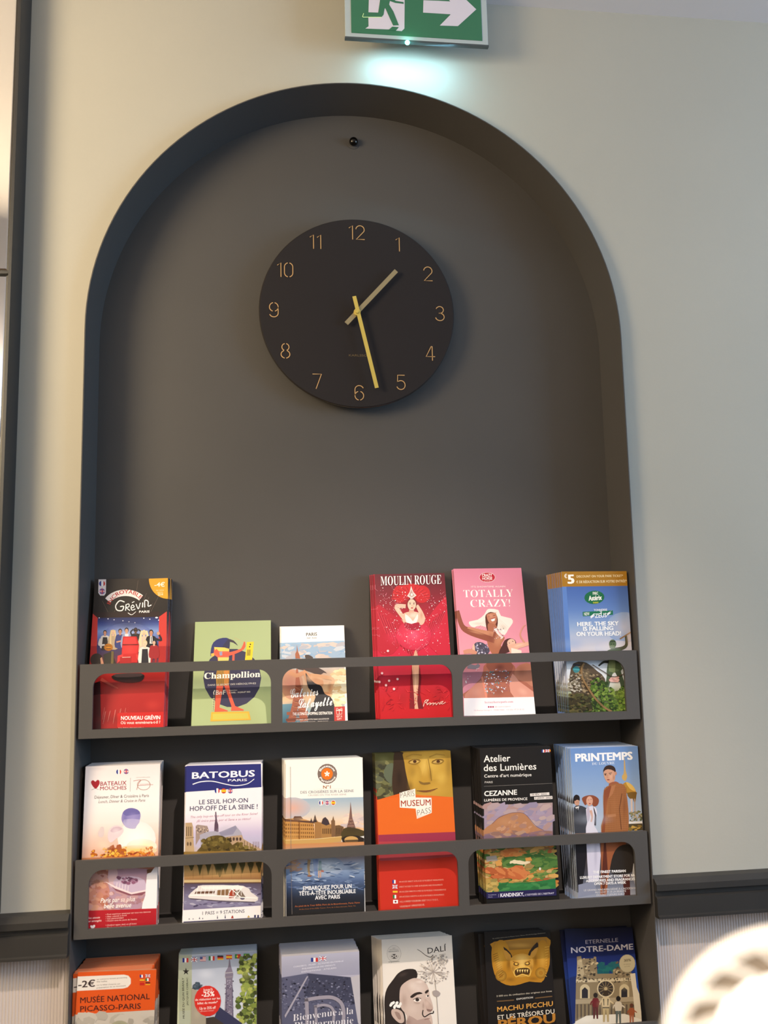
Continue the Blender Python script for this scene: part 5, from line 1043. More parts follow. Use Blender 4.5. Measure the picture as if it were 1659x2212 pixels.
s.P([(250, 1240), (330, 1250), (460, 1215), (640, 1205), (790, 1180), (794, 1262), (250, 1292)], '#2f7440', 0); s.S(40, 300, 780, 1220, 1262, 8, 18, ['#347c44', '#2a6838', '#48884c'], 69, 3, -4); s.S(30, 248, 340, 1190, 1280, 8, 18, ['#b89850', '#98884c', '#c4a860'], 70, 1.6)
s.P([(250, 1288), (796, 1258), (799, 1312), (254, 1338)], '#26214e'); s.T('Prochainement', 268, 1312, 330, 1308, 7, '#c8c4dc'); s.T('Paris', 268, 1328, 300, 1326, 7, '#c8c4dc'); s.L([(348, 1300), (348, 1326)], 2, '#b8b4cc')
s.T('KANDINSKY,', 362, 1324, 546, 1314, 27, '#f0eef6', .03); s.T('L’ODYSSÉE DE L’ABSTRAIT', 556, 1314, 780, 1300, 14, '#d8d4e4', .016)
s.F(400, 740, 90, 50, '#c8946c', .35); s.F(640, 830, 90, 30, '#8c6468', .4); s.F(520, 1240, 160, 24, '#3c8c4c', .4)
s.build(13, .067, -.0025, .0, 'black digital art centre leaflet with painted orange mountain, fifth on the middle shelf', 'black digital art leaflets', 'black digital art centre leaflet', '#3c3632', th=.0026)

# 12 department store leaflet with woman in brown coat
s = Leaf('F', (905, 163), (1440, 153), (1500, 1300), (968, 1338), .014, .008, 1); s.bg('#8ea6cc')
s.G([(900, 160), (1445, 150), (1475, 800), (945, 830)], ['#6c90c8', '#7c9ccc', '#90aace', '#a8b8d0', '#b8c0cc'], ny=6)
s.T('PRINTEMPS', 948, 270, 1395, 254, 58, '#f6f6f8', .05); s.T('DU LOUVRE', 1078, 298, 1254, 290, 19, '#dde4f0', .0, st='s')
s.P([(1326, 262), (1334, 262), (1340, 340), (1352, 385), (1340, 420), (1322, 415), (1320, 380), (1326, 340)], '#c8a468', 2); s.E(1330, 392, 20, 24, '#d0a860'); s.L([(1330, 262), (1326, 230)], 5, '#b8a890')
s.P([(1300, 500), (1310, 460), (1340, 430), (1380, 445), (1410, 480), (1422, 520), (1400, 530), (1350, 520)], '#b88834', 2); s.P([(1340, 430), (1380, 445), (1410, 480), (1415, 505), (1370, 480)], '#e0b860', 2); s.P([(1350, 515), (1422, 508), (1424, 530), (1412, 600), (1395, 560), (1372, 560)], '#7c5c28', 2)
s.L([(1385, 560), (1388, 690)], 14, '#d8c0b0'); s.L([(1410, 560), (1412, 690)], 8, '#b89c88'); s.S(40, 1370, 1465, 660, 740, 5, 10, ['#7c7c54', '#a09070', '#5c6044', '#b8a888'], 71, 1.2); s.P([(1360, 740), (1468, 736), (1470, 752), (1360, 760)], '#e4e0da'); s.P([(1360, 756), (1470, 752), (1475, 805), (1355, 810)], '#544830'); s.S(12, 1370, 1460, 770, 805, 5, 10, ['#c49c48', '#8c7034'], 72, 2)
s.P([(935, 545), (955, 528), (978, 540), (982, 570), (975, 580), (950, 560), (940, 600), (928, 590)], '#241c1c', 2); s.E(960, 585, 20, 30, '#c49078'); s.E(957, 560, 24, 20, '#241c1c'); s.E(962, 592, 17, 24, '#c89880'); s.L([(954, 588), (960, 587)], 3, '#3c2420'); s.L([(966, 586), (972, 586)], 3, '#3c2420')
s.P([(935, 630), (975, 612), (1020, 625), (1045, 650), (1050, 720), (1030, 780), (1035, 830), (945, 835), (935, 740)], '#40424a', 2); s.P([(945, 628), (960, 622), (978, 618), (968, 650)], '#e0dcdc'); s.L([(962, 632), (966, 665)], 8, '#222228')
s.P([(1000, 555), (1040, 535), (1090, 535), (1130, 565), (1120, 610), (1085, 618), (1060, 560), (1030, 610), (1010, 590)], '#8c4c34', 3); s.E(1058, 578, 26, 38, '#d8a48c'); s.L([(1046, 570), (1054, 569)], 3, '#4c2c24'); s.L([(1066, 566), (1074, 566)], 3, '#4c2c24'); s.E(1060, 598, 7, 4, '#a83c34')
s.P([(1030, 640), (1075, 618), (1110, 635), (1116, 700), (1095, 770), (1130, 835), (1030, 830), (1040, 740)], '#dcd8e4', 2); s.P([(1085, 618), (1096, 640), (1112, 690), (1108, 770), (1094, 765), (1098, 690)], '#3c343c'); s.P([(1040, 620), (1054, 630), (1062, 690), (1050, 740), (1036, 700)], '#c0b4c4', 2); s.LB([(1066, 650, 20), (1078, 700, 16), (1070, 740, 12)], '#d4a894')
s.P([(1165, 345), (1180, 310), (1215, 298), (1250, 312), (1262, 345), (1250, 365), (1180, 370)], '#3c2820', 3); s.P([(1168, 350), (1200, 330), (1250, 345), (1258, 380), (1250, 425), (1215, 440), (1190, 425), (1172, 390)], '#d09c80', 2); s.E(1262, 362, 8, 14, '#c48c70')
s.L([(1172, 368), (1190, 364)], 5, '#3c2420'); s.L([(1208, 362), (1232, 358)], 5, '#3c2420'); s.E(1182, 374, 7, 4, '#2c1c18'); s.E(1220, 370, 7, 4, '#2c1c18'); s.L([(1198, 372), (1194, 394), (1202, 398)], 3, '#b07c64'); s.E(1204, 412, 12, 4, '#8c3c34'); s.P([(1215, 438), (1262, 425), (1290, 445), (1250, 470), (1210, 460)], '#9c5c40', 2)
s.P([(1170, 490), (1215, 455), (1280, 440), (1330, 455), (1345, 520), (1360, 640), (1362, 790), (1330, 830), (1150, 830), (1168, 700), (1165, 600)], '#a0663c', 2)
for i in range(15): s.L([(1175+i*12, 470), (1165+i*13, 828)], 1.6, '#80502f'); s.layer -= 1
for i in range(22): s.L([(1168, 490+i*16), (1356, 480+i*16)], 1.6, '#b87c50'); s.layer -= 1
s.layer += 1
s.P([(1215, 458), (1250, 470), (1200, 560), (1182, 700), (1176, 830), (1150, 830), (1168, 700), (1170, 500)], '#8c4c30', 0); s.P([(1228, 462), (1262, 450), (1240, 520), (1204, 560)], '#b0744c'); s.L([(1310, 520), (1290, 640), (1305, 800)], 6, '#6c4026'); s.P([(1198, 685), (1262, 678), (1264, 698), (1200, 706)], '#b47c54')
s.G([(945, 830), (1478, 810), (1500, 1300), (968, 1338)], ['#8c7468', '#6c5c5c', '#4c4448', '#383438', '#6c7080', '#a0a4b4'], ny=6)
s.P([(945, 860), (1020, 850), (1040, 900), (1035, 1010), (1010, 1180), (1000, 1290), (960, 1290), (955, 1100)], '#1e1c22', 0); s.P([(1030, 830), (1130, 830), (1145, 1000), (1130, 1200), (1050, 1215), (1040, 1050)], '#d4d0e2', 0); s.P([(1142, 830), (1350, 815), (1340, 920), (1290, 940), (1240, 1010), (1210, 1130), (1190, 1310), (1140, 1310), (1150, 1100)], '#9c5a38', 0); s.P([(1170, 900), (1185, 900), (1200, 1120), (1165, 1310), (1150, 1200)], '#5c2c20')
s.P([(1240, 1000), (1290, 930), (1370, 920), (1405, 1000), (1400, 1120), (1300, 1150), (1220, 1130)], '#2c2622', 3); s.P([(1400, 1060), (1412, 1090), (1410, 1230), (1390, 1140)], '#b0aca8'); s.P([(1310, 1150), (1370, 1150), (1375, 1310), (1330, 1320)], '#4c2420'); s.P([(970, 1230), (1100, 1200), (1110, 1300), (970, 1330)], '#8c90a4')
for i, (t, a, b, h) in enumerate((('THE FINEST PARISIAN', 1086, 1340, 19), ('LUXURY DEPARTMENT STORE FOR BAGS', 984, 1440, 19), ('ACCESSORIES AND FRAGRANCES', 1030, 1412, 19), ('OPEN 7 DAYS A WEEK', 1094, 1342, 19))):
    y0 = (1142, 1184, 1210, 1232)[i]; s.T(t, a, y0, b, y0-(b-a)*.045, h, '#f4f2f2', .05)
for i, (t, a, b) in enumerate((('LE GRAND MAGASIN DÉDIÉ À L’ACCESSOIRE', 1014, 1440), ('AU LUXE ET À LA BEAUTÉ', 1100, 1342), ('OUVERT 7 JOURS SUR 7', 1110, 1332))):
    y0 = (1280, 1296, 1318)[i]; s.T(t, a, y0, b, y0-(b-a)*.045, 14, '#d8d4d6', .02)
s.F(1225, 385, 24, 40, '#e4b498', .6); s.F(1246, 395, 12, 34, '#a06c54', .6); s.F(1190, 640, 24, 130, '#b87a4c', .4); s.F(1330, 620, 24, 150, '#7c4a2c', .5); s.F(1250, 620, 40, 120, '#b07448', .35); s.F(1080, 720, 200, 60, '#c0c8d8', .3); s.F(985, 700, 30, 70, '#585c66', .5); s.F(1075, 900, 36, 120, '#ece8f4', .5); s.F(1105, 1000, 20, 160, '#a8a4bc', .5); s.F(1250, 880, 60, 60, '#b87850', .4)
s.build(15, .067, -.004, .3, 'light blue department store leaflet with woman in brown checked coat, right end of middle shelf', 'department store leaflets', 'light blue department store leaflet', '#c4ccd8', th=.0028)

# ---- bottom shelf --------------------------------------------------------------------------------------------
# 13 orange museum leaflet
s = Leaf('G', (90, 507), (705, 485), (700, 1000), (84, 1022), .008, .007, 2); s.bg('#c9c0b4')
s.P([(70, 480), (720, 470), (715, 798), (60, 838)], '#dd5820'); s.E(300, 640, 10, 10, '#dd5820')
s.P([(80, 540), (460, 524), (495, 532), (514, 555), (514, 595), (490, 622), (455, 632), (80, 652)], '#ece4dc', 0)
s.T('-2€', 104, 626, 236, 616, 50, '#3c2c2c', .03)
for i, (t, b) in enumerate((('on entrance tickets presenting', 486), ('this leaflet', 330), ('sur le billet d’entrée sur', 432), ('présentation de ce document', 476))): s.T(t, 248, (566, 584, 610, 632)[i], b, (550, 580, 600, 614)[i], 10, '#6c5c58', .004)
for i, k in enumerate(('fr', 'uk', 'es', 'it', 'cn', 'de')): s.flag(602+(i % 2)*45, 536+(i//2)*30-(i % 2)*3, 36, 22, k)
s.T('MUSÉE NATIONAL', 120, 746, 662, 714, 44, '#3e2020', .010); s.T('PICASSO-PARIS', 120, 812, 592, 788, 42, '#3e2020', .010)
s.S(150, 90, 700, 840, 1300, 20, 50, ['#b8b0a4', '#c8c0b4', '#a8a094', '#d4ccc0'], 81, 1.4); s.E(430, 950, 80, 70, '#8c8c6c', '#a8a48c')
s.build(14, .060, .0045, .0, 'orange museum leaflet with white discount tab, far left of the bottom shelf', 'orange museum leaflets', 'orange museum leaflet, bottom shelf left', '#c88a68', th=.0028)

# 14 museum by the tower leaflet with red disc
s = Leaf('G', (885, 382), (1488, 330), (1502, 1000), (876, 1030), .038, .010, 2); s.bg('#b9c2d4')
s.G([(980, 380), (1500, 340), (1500, 900), (985, 920)], ['#9fa8be', '#b4bccc', '#c8cedc', '#ccd0dc'], ny=4); s.P([(880, 375), (990, 370), (990, 1030), (870, 1030)], '#aab09c'); s.G([(880, 400), (988, 395), (985, 800), (872, 810)], ['#b4b8ac', '#9ca488', '#a8ac90'], ny=2); s.L([(884, 560), (884, 1000)], 12, '#c4c8a8')
for i, k in enumerate(('fr', 'uk', 'us', 'it', 'de', 'es', 'pt', 'br')): s.flag(940+i*68, 412-i*5, 46, 34, k)
st = [(944+(28 if j % 2 == 0 else 11)*math.sin(math.radians(36*j)), 500-(30 if j % 2 == 0 else 11)*math.cos(math.radians(36*j))) for j in range(10)]; s.P(st, '#23201f')
s.T('MUSÉE DU QUAI BRANLY', 934, 866, 928, 548, 15, '#2e2b29', .008, up=(-1, 0)); s.T('JACQUES CHIRAC', 962, 764, 960, 546, 13, '#2e2b29', .006, up=(-1, 0))
s.P([(1280, 395), (1286, 395), (1292, 450), (1300, 475), (1312, 520), (1310, 545), (1306, 555), (1316, 900), (1240, 900), (1256, 600), (1254, 550), (1248, 540), (1252, 500), (1270, 470), (1276, 450)], '#7c7488')
s.S(90, 1250, 1312, 560, 880, 3, 7, ['#5c546c', '#a09cb0', '#4c4458'], 82, 1, 45); s.L([(1248, 512), (1312, 506)], 8, '#a8a4ac'); s.L([(1250, 545), (1310, 540)], 10, '#8c8490'); s.L([(1258, 620), (1262, 880)], 4, '#54506c'); s.L([(1304, 620), (1308, 880)], 4, '#54506c')
s.S(230, 1330, 1500, 370, 900, 9, 24, ['#6c7c3c', '#8c9c4c', '#4c5c2c', '#a8b05c', '#3c4424', '#7c8c40'], 83, 1.2, 0, lambda x, y: (x > 1345+30*math.sin(y*.02) and y < 700 and x > 1350+(y-400)*.12) or (y > 700 and x > 1345))
s.E(1030, 615, 34, 24, '#3c4858'); s.S(24, 1000, 1064, 590, 640, 6, 14, ['#3c4c5c', '#54606c', '#2c3844'], 84, 1.2); s.P([(990, 630), (1040, 650), (1030, 760), (1100, 850), (1110, 920), (985, 920)], '#a09888', 0)
s.P([(1200, 770), (1240, 800), (1380, 900), (1400, 1010), (1240, 1010), (1160, 870)], '#343654'); s.P([(1100, 860), (1160, 850), (1260, 920), (1300, 1010), (1100, 1010)], '#3c3430')
s.E(1113, 728, 104, 120, '#cc2c24'); s.T('Jusqu’à', 1078, 652, 1152, 646, 20, '#f4dcd8', .02); s.T('-25%', 1066, 696, 1166, 690, 38, '#fbf0ec', .03); s.T('de réduction sur les', 1016, 728, 1210, 714, 17, '#f4dcd8', .02); s.T('billet du musée*', 1034, 756, 1192, 744, 17, '#f4dcd8', .02); s.T('Up to 25% off', 1050, 796, 1176, 788, 20, '#f4dcd8', .02); s.T('admission tickets*', 1056, 812, 1164, 806, 9, '#e8b8b0', .01)
s.F(1100, 520, 100, 60, '#d8dce8', .5); s.F(1410, 520, 50, 80, '#b0b868', .4); s.F(1440, 800, 50, 70, '#3c4824', .4); s.F(1030, 830, 40, 60, '#b8ac98', .4)
s.build(8, .067, .000, .2, 'museum leaflet with iron tower, green leaves and red discount disc, second on bottom shelf', 'tower museum leaflets', 'grey-blue tower museum leaflet', '#b8beb8', th=.0024)

# 15 concert hall leaflet, grey lilac
s = Leaf('H', (115, 415), (752, 360), (772, 960), (105, 1000), .020, .009, 2); s.bg('#b8b6c8')
s.G([(110, 400), (760, 350), (762, 560), (112, 590)], ['#b8b8cc', '#a8a8bc', '#a0a0b6'], ny=2)
s.P([(640, 352), (700, 346), (700, 354), (644, 360)], '#4c4c50'); s.flag(383, 437, 58, 34, 'fr'); s.flag(453, 426, 56, 34, 'uk')
for i, (t, a, b, y) in enumerate((('CONCERTS · MUSÉE · ACTIVITÉS EN FAMILLE', 208, 624, 502), ('PHILHARMONIE DES ENFANTS', 280, 556, 518), ('EXPOSITIONS · ATELIERS', 276, 566, 544))): s.T(t, a, y, b, y-(b-a)*.12, 12, '#e4e4f0', .008)
s.G([(104, 585), (330, 548), (330, 1000), (100, 1010)], ['#70728c', '#7c7e98', '#8486a0'], ny=2); s.P([(330, 548), (685, 582), (745, 960), (770, 1010), (100, 1010), (104, 590)], '#5c5e78')
s.P([(685, 582), (760, 560), (775, 1000), (745, 960)], '#c0bcc4'); s.P([(325, 552), (685, 582), (720, 800), (300, 740), (340, 600)], '#44465c')
s.S(300, 110, 720, 570, 860, 3, 9, ['#2c2c3c', '#3c3e54', '#8c8ea8', '#54566c', '#6c6e88'], 85, 1.4, 0, lambda x, y: y > 585 and x < 690+(y-580)*.12)
s.P([(320, 572), (332, 574), (180, 850), (140, 920), (134, 900)], '#a8a4b4')
ltr = '#a09aa8'
s.L(catmull([(320, 1010), (322, 900), (318, 775), (318, 770), (420, 752), (530, 750), (600, 790), (625, 860), (622, 960), (600, 1020)], 4, False), 30, ltr); s.L(catmull([(400, 1010), (394, 830), (394, 826), (460, 812), (520, 830), (545, 880), (540, 960)], 4, False), 22, ltr)
s.T('Bienvenue', 204, 948, 566, 898, 56, '#e8e6ee', -.012, st='s'); s.T('a', 584, 896, 620, 893, 42, '#e8e6ee', -.01, st='s'); s.L([(590, 845), (604, 854)], 5, '#e8e6ee'); s.T('la', 648, 892, 706, 886, 56, '#e8e6ee', -.012, st='s'); s.T('Philharmonie', 214, 1014, 706, 966, 56, '#e8e6ee', -.012, st='s')
s.build(13, .067, -.003, -.4, 'grey lilac concert hall leaflet with large outlined letter, third on bottom shelf', 'concert hall leaflets', 'pale grey concert hall leaflet', '#c4bcb4', th=.0028)

# 16 black and white portrait exhibition leaflet
s = Leaf('H', (935, 277), (1518, 225), (1578, 985), (972, 1010), .048, .012, 2); s.bg('#ebe2d8')
s.E(1046, 386, 60, 70, '#a8a098'); s.E(1046, 386, 58, 68, '#e4dbd2'); s.T('2021', 1034, 344, 1056, 342, 6, '#5c5650', .01); s.T('CERTIFICATE of', 1008, 358, 1082, 353, 7, '#5c5650', .01); s.T('EXCELLENCE', 1002, 374, 1086, 368, 9, '#4c4642', .02)
s.E(1047, 408, 34, 20, '#4c4642'); s.E(1030, 408, 15, 15, '#e4dbd2'); s.E(1064, 407, 15, 15, '#e4dbd2'); s.E(1030, 408, 6, 6, '#3c3632'); s.E(1064, 407, 6, 6, '#3c3632'); s.T('tripadvisor', 1000, 460, 1094, 454, 11, '#6c665e', .012)
s.T('DALÍ', 1326, 386, 1480, 362, 46, '#33302f', .004); s.L(catmull([(1240, 350), (1270, 368), (1310, 400), (1350, 415), (1372, 395)], 5, False), 4, '#4c4846', taper=7); s.L([(1474, 305), (1466, 320)], 8, '#4c4846', taper=3); s.T('PARIS', 1426, 400, 1476, 394, 9, '#8c867e')
s.P([(1225, 520), (1150, 515), (1085, 545), (1040, 600), (985, 680), (965, 780), (970, 900), (985, 1010), (1130, 1010), (1140, 900), (1100, 780), (1120, 680), (1200, 610), (1240, 580)], '#2c2422', 3)
s.P([(1235, 590), (1180, 600), (1110, 650), (1092, 720), (1100, 830), (1150, 900), (1180, 1010), (1350, 1010), (1365, 930), (1350, 880), (1372, 850), (1365, 800), (1345, 740), (1335, 680), (1300, 620)], '#cfb8ac', 3)
s.E(1250, 680, 80, 80, '#e0cec4', '#cfb8ac'); s.P([(1170, 900), (1240, 940), (1330, 920), (1350, 1010), (1160, 1010)], '#b49a90', 2)
s.P([(1180, 745), (1215, 715), (1260, 705), (1285, 720), (1240, 728), (1200, 755)], '#332824', 2); s.P([(1302, 705), (1328, 685), (1335, 700), (1312, 720)], '#332824', 2); s.E(1240, 772, 32, 16, '#efe4dc'); s.E(1240, 770, 16, 14, '#2c2220'); s.L([(1205, 770), (1240, 752), (1272, 760)], 5, '#3c2e2a'); s.E(1325, 740, 14, 10, '#efe4dc'); s.E(1328, 738, 8, 8, '#2c2220'); s.L([(1210, 792), (1260, 798)], 3, '#a08478')
s.P([(1300, 760), (1330, 780), (1362, 820), (1368, 845), (1340, 855), (1310, 845), (1305, 800)], '#c4a99c', 2); s.P([(1318, 845), (1350, 852), (1366, 845), (1355, 868), (1325, 866)], '#8c7068', 2)
s.P([(1150, 985), (1240, 1010), (1340, 985), (1480, 1060), (1590, 1120), (1600, 1500), (980, 1500), (970, 1100)], '#2a2422'); s.P([(1190, 985), (1250, 1060), (1310, 985), (1290, 1180), (1240, 1180)], '#e8e0d8'); s.L([(1248, 1050), (1262, 1180)], 14, '#3c3432')
s.L(catmull([(1288, 855), (1284, 890), (1300, 912), (1330, 895), (1352, 884), (1372, 880), (1374, 862)], 5, False), 9, '#2a201e'); s.L([(1300, 935), (1345, 925)], 5, '#8c645c')
s.P([(1030, 850), (1080, 850), (1120, 880), (1130, 950), (1095, 965), (1050, 930), (1025, 890)], '#c8b0a4', 3); s.P([(1050, 870), (1090, 880), (1105, 930), (1080, 930)], '#9c8278', 2)
rg = random.Random(9)
for i in range(9): s.E(1020+i*10, 815+rg.uniform(-20, 20), 12, 16, '#f8f4ee', rot=rg.uniform(0, 90), n=8)
for i in range(46):
    a = rg.uniform(0, 6.283); r = rg.uniform(60, 130); s.L([(1375, 540), (1375+r*1.1*math.cos(a), 535+r*.85*math.sin(a))], 2, '#a89c94'); s.layer -= 1
s.layer += 1; s.S(150, 1230, 1510, 430, 640, 4, 9, ['#c4bab2', '#a89e98', '#e4dcd4', '#8c8480'], 86, 1, 0, lambda x, y: ((x-1375)/135)**2+((y-535)/105)**2 < 1 and ((x-1375)/60)**2+((y-535)/45)**2 > 1); s.S(30, 1360, 1490, 400, 470, 5, 12, ['#9c948e', '#b4aca4'], 87, 1)
s.L([(1388, 630), (1402, 760), (1418, 1010)], 4, '#7c726c'); s.P([(1365, 700), (1400, 690), (1432, 715), (1410, 745), (1375, 735)], '#a89c98', 2); s.P([(1385, 645), (1390, 610), (1380, 600), (1398, 610)], '#8c827c')
s.F(1200, 650, 60, 60, '#ecdcd0', .6); s.F(1130, 780, 40, 90, '#a88c80', .6); s.F(1320, 800, 30, 40, '#e0c8bc', .5); s.F(1200, 850, 70, 70, '#dcc8bc', .5); s.F(1290, 820, 16, 50, '#9c7c70', .6); s.F(1240, 800, 40, 12, '#a48a7e', .6); s.F(1160, 960, 50, 60, '#8c7066', .5); s.F(1120, 560, 60, 26, '#4c3e3a', .6, -20); s.F(1260, 620, 50, 20, '#f0e2d8', .6)
s.build(8, .067, -.010, .1, 'black and white leaflet with moustached man and dandelion, fourth on bottom shelf', 'black and white portrait leaflets', 'pale black and white portrait leaflet', '#d8cfc4', th=.0022)

# 17 black and gold exhibition leaflet
s = Leaf('I', (158, 182), (497, 166), (552, 665), (186, 672), .056, .016, 2); s.bg('#191413')
s.T('En collaboration avec le Museo Larco, Pérou, World Heritage Exhibitions', 206, 216, 484, 186, 5, '#a89c88', .004)
g1 = '#b47c1e'
s.P([(215, 230), (490, 205), (506, 260), (506, 350), (485, 410), (462, 445), (400, 440), (350, 455), (300, 462), (250, 445), (215, 400), (200, 320), (202, 260)], g1, 2)
s.G([(215, 232), (488, 208), (498, 262), (206, 280)], ['#a87830', '#8c6424'], ny=1); s.E(250, 300, 46, 80, '#c89430', '#b47c1e'); s.E(470, 300, 36, 80, '#c08c2c', '#b47c1e')
for x, y in ((250, 410), (460, 395)): s.E(x, y, 30, 30, '#d0a03c', '#8c6018'); s.E(x, y, 12, 12, '#a87420')
for i in range(12): s.L([(206+i*3, 300+i*11), (232+i*3, 290+i*10)], 3, '#7c5414'); s.L([(480+i, 260+i*14), (504-i*2, 255+i*14)], 3, '#d8a848')
s.P([(262, 256), (300, 290), (310, 320), (280, 300)], '#2c2018', 2); s.P([(440, 232), (400, 280), (395, 305), (425, 290), (446, 262)], '#2c2018', 2); s.P([(262, 270), (300, 300), (300, 330), (275, 320)], '#c89038', 2); s.P([(445, 258), (410, 285), (405, 315), (430, 305)], '#c89038', 2)
s.P([(300, 320), (340, 295), (380, 295), (415, 318), (420, 360), (405, 400), (360, 418), (320, 405), (300, 365)], '#c8943a', 3); s.E(360, 320, 42, 26, '#e4bc68', '#c8943a')
s.E(330, 348, 15, 10, '#5c3c10'); s.E(388, 345, 15, 10, '#5c3c10'); s.E(330, 347, 8, 6, '#e4b450'); s.E(388, 344, 8, 6, '#e4b450'); s.L([(312, 334), (345, 345)], 5, '#8c5c18'); s.L([(405, 330), (374, 343)], 5, '#8c5c18'); s.P([(348, 352), (370, 350), (376, 366), (346, 368)], '#e0b050', 2)
s.P([(322, 385), (340, 372), (385, 368), (402, 380), (395, 405), (362, 398), (330, 410)], '#4c300c', 2); [s.P([(332+i*13, 378), (342+i*13, 376), (337+i*13, 394)], '#f0d080') for i in range(5)]
s.L(catmull([(318, 388), (340, 368), (388, 364), (406, 378), (398, 412), (362, 402), (328, 415)], 4), 4, '#e8bc58', True)
s.T('3 000 ans de civilisation des origines aux Incas', 226, 522, 518, 494, 9, '#c8bca8', .006); s.L([(228, 545), (318, 538)], 6, '#6c5030'); s.L([(430, 528), (520, 518)], 6, '#6c5030'); s.T('EXPOSITION', 332, 538, 418, 528, 9, '#e8e0d4', .012)
s.T('MACHU PICCHU', 230, 600, 524, 568, 25, '#d89c48', .02); s.T('ET LES TRÉSORS DU', 232, 642, 532, 608, 23, '#e8dcc8', .012); s.T('PÉROU', 236, 692, 538, 655, 46, '#b4782c', .04)
s.F(240, 350, 30, 60, '#e4b454', .5); s.F(470, 330, 26, 60, '#dca848', .5); s.F(300, 430, 40, 20, '#7c5010', .6); s.F(420, 425, 40, 16, '#7c5010', .6); s.F(360, 345, 26, 26, '#f0cc78', .5); s.F(312, 372, 16, 24, '#8c5c18', .6); s.F(410, 368, 16, 24, '#8c5c18', .6); s.F(350, 250, 90, 20, '#dca850', .5); s.F(290, 350, 18, 50, '#4c3008', .5); s.F(432, 330, 16, 50, '#4c3008', .5)
s.build(5, .067, -.005, .2, 'black exhibition leaflet with golden animal mask, fifth on bottom shelf', 'gold mask exhibition leaflets', 'black gold mask exhibition leaflet', '#3a322c', th=.0024)

# 18 blue cathedral show leaflet
s = Leaf('I', (588, 166), (945, 150), (992, 660), (622, 668), .058, .016, 2); s.bg('#141c48')
s.G([(580, 165), (950, 148), (985, 560), (605, 570)], ['#0e1230', '#141e54', '#1c3078', '#204088', '#2c58a0'], ny=6); s.S(30, 760, 880, 340, 400, 6, 16, ['#1c5c68', '#206c6c', '#246068'], 91, 1.6)
s.T('ETERNELLE', 696, 242, 868, 230, 20, '#b4b0c4', .006); s.T('NOTRE-DAME', 620, 290, 948, 270, 29, '#dcd8e4', .024)
w1, w2_ = '#8c7c60', '#b4a484'
s.P([(650, 308), (672, 305), (675, 320), (738, 318), (740, 308), (752, 310), (758, 400), (840, 398), (840, 380), (850, 372), (905, 372), (940, 395), (970, 480), (990, 670), (622, 670), (640, 440), (652, 400)], w1)
s.P([(652, 330), (674, 320), (690, 400), (672, 430), (648, 430)], w2_); s.S(150, 655, 930, 320, 440, 4, 10, ['#6c5c48', '#a89878', '#4c4438', '#c4b490', '#38342c'], 92, .7, 80, lambda x, y: x < 755 or x > 845)
s.P([(645, 430), (950, 420), (955, 436), (645, 446)], '#cfc0a0'); s.S(60, 650, 950, 425, 445, 3, 6, ['#4c4438', '#8c7c60'], 93, 1)
for x, r in ((692, 26), (900, 26)): s.P([(x-r, 530), (x-r, 480)]+[(x-r*math.cos(math.radians(a)), 480-r*math.sin(math.radians(a))) for a in range(0, 181, 20)]+[(x+r, 530)], '#c8b894'); s.P([(x-16, 528), (x-16, 485), (x, 470), (x+16, 485), (x+16, 528)], '#2c2a30')
s.E(802, 478, 46, 46, '#d8c8a4'); s.E(802, 478, 40, 40, '#3c3430'); [s.L([(802, 478), (802+38*math.cos(math.radians(a)), 478+38*math.sin(math.radians(a)))], 2, '#a8946c') for a in range(0, 360, 30)]; s.E(802, 478, 9, 9, '#b8a47c')
s.P([(640, 535), (958, 520), (962, 545), (640, 560)], '#a8987c'); [s.P([(648+i*20, 560), (656+i*20, 560), (656+i*20, 640), (648+i*20, 640)], '#5c5044') for i in range(16)]; s.P([(930, 400), (960, 395), (985, 520), (992, 660), (960, 662), (945, 500)], '#d4c8b0')
s.P([(625, 660), (700, 620), (900, 610), (990, 640), (995, 672), (622, 674)], '#e4dccc')
s.P([(610, 420), (645, 410), (640, 660), (618, 668)], '#1c2c64'); s.P([(950, 330), (965, 320), (985, 520), (965, 470)], '#24489c')
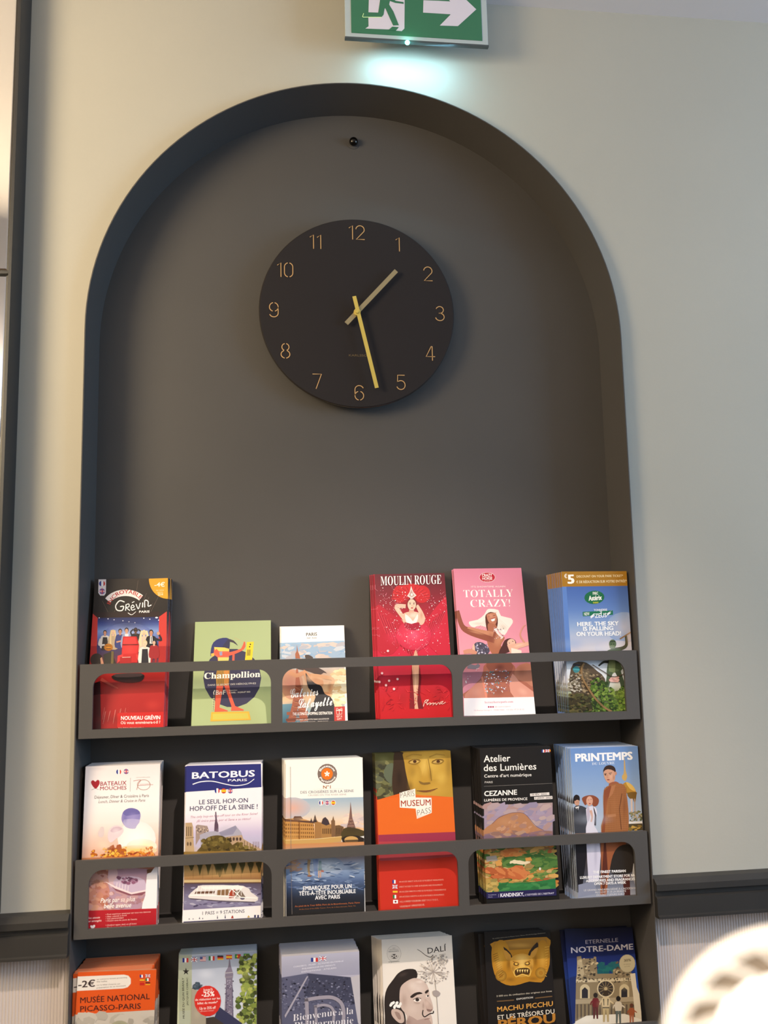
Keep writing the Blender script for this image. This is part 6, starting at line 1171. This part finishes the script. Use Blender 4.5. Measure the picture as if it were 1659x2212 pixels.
s.E(915, 345, 43, 48, '#a8a084'); s.E(915, 345, 40, 45, '#b8ac8c'); s.T('30%', 898, 336, 936, 332, 13, '#4c4434', .02); s.T('de réduction', 896, 352, 934, 349, 5, '#6c6450'); s.T('sur le billet', 900, 364, 930, 361, 5, '#6c6450')
def walker(x, y, h, top, bot, hair, pack=None):
    s.LB([(x-h*.35, y+h*1.2, h*.4), (x-h*.9, y+h*1.5, h*.3), (x-h*1.1, y+h*2.1, h*.2)], top); s.LB([(x+h*.35, y+h*1.2, h*.4), (x+h*1.0, y+h*1.6, h*.3), (x+h*1.4, y+h*1.9, h*.2)], top)
    s.P([(x-h*.7, y+h*.9), (x, y+h*.6), (x+h*.7, y+h*.9), (x+h*.6, y+h*2.7), (x-h*.6, y+h*2.7)], top, 2); s.LB([(x-h*.3, y+h*2.6, h*.6), (x-h*.3, y+h*3.8, h*.45), (x-h*.35, y+h*5.2, h*.35)], bot); s.LB([(x+h*.3, y+h*2.6, h*.6), (x+h*.35, y+h*3.8, h*.45), (x+h*.4, y+h*5.2, h*.35)], bot)
    s.E(x, y, h*.48, h*.55, hair)
    if pack: s.L([(x-h*.4, y+h), (x-h*.35, y+h*2.2)], h*.2, pack); s.L([(x+h*.4, y+h), (x+h*.35, y+h*2.2)], h*.2, pack); s.L([(x-h*.6, y+h*2.6), (x+h*.6, y+h*2.6)], h*.25, '#3c3428')
walker(748, 512, 24, '#6c2428', '#5c2c2c', '#2c2420'); walker(868, 530, 25, '#cfc4b0', '#5c6460', '#1e1a1a'); walker(938, 566, 20, '#9c5434', '#a8684c', '#5c3828'); walker(802, 502, 29, '#cdb890', '#b8a478', '#3c3024', '#2c2820')
s.F(802, 560, 60, 40, '#e0d0ac', .3); s.F(700, 640, 60, 20, '#f0e8d8', .5); s.F(640, 240, 30, 60, '#0c1030', .4); s.F(900, 450, 30, 50, '#c8b890', .4)
s.build(3, .067, .002, -.1, 'dark blue leaflet with floodlit cathedral towers, right end of the bottom shelf', 'cathedral show leaflets', 'dark blue cathedral show leaflet', '#2c3450', th=.0018)
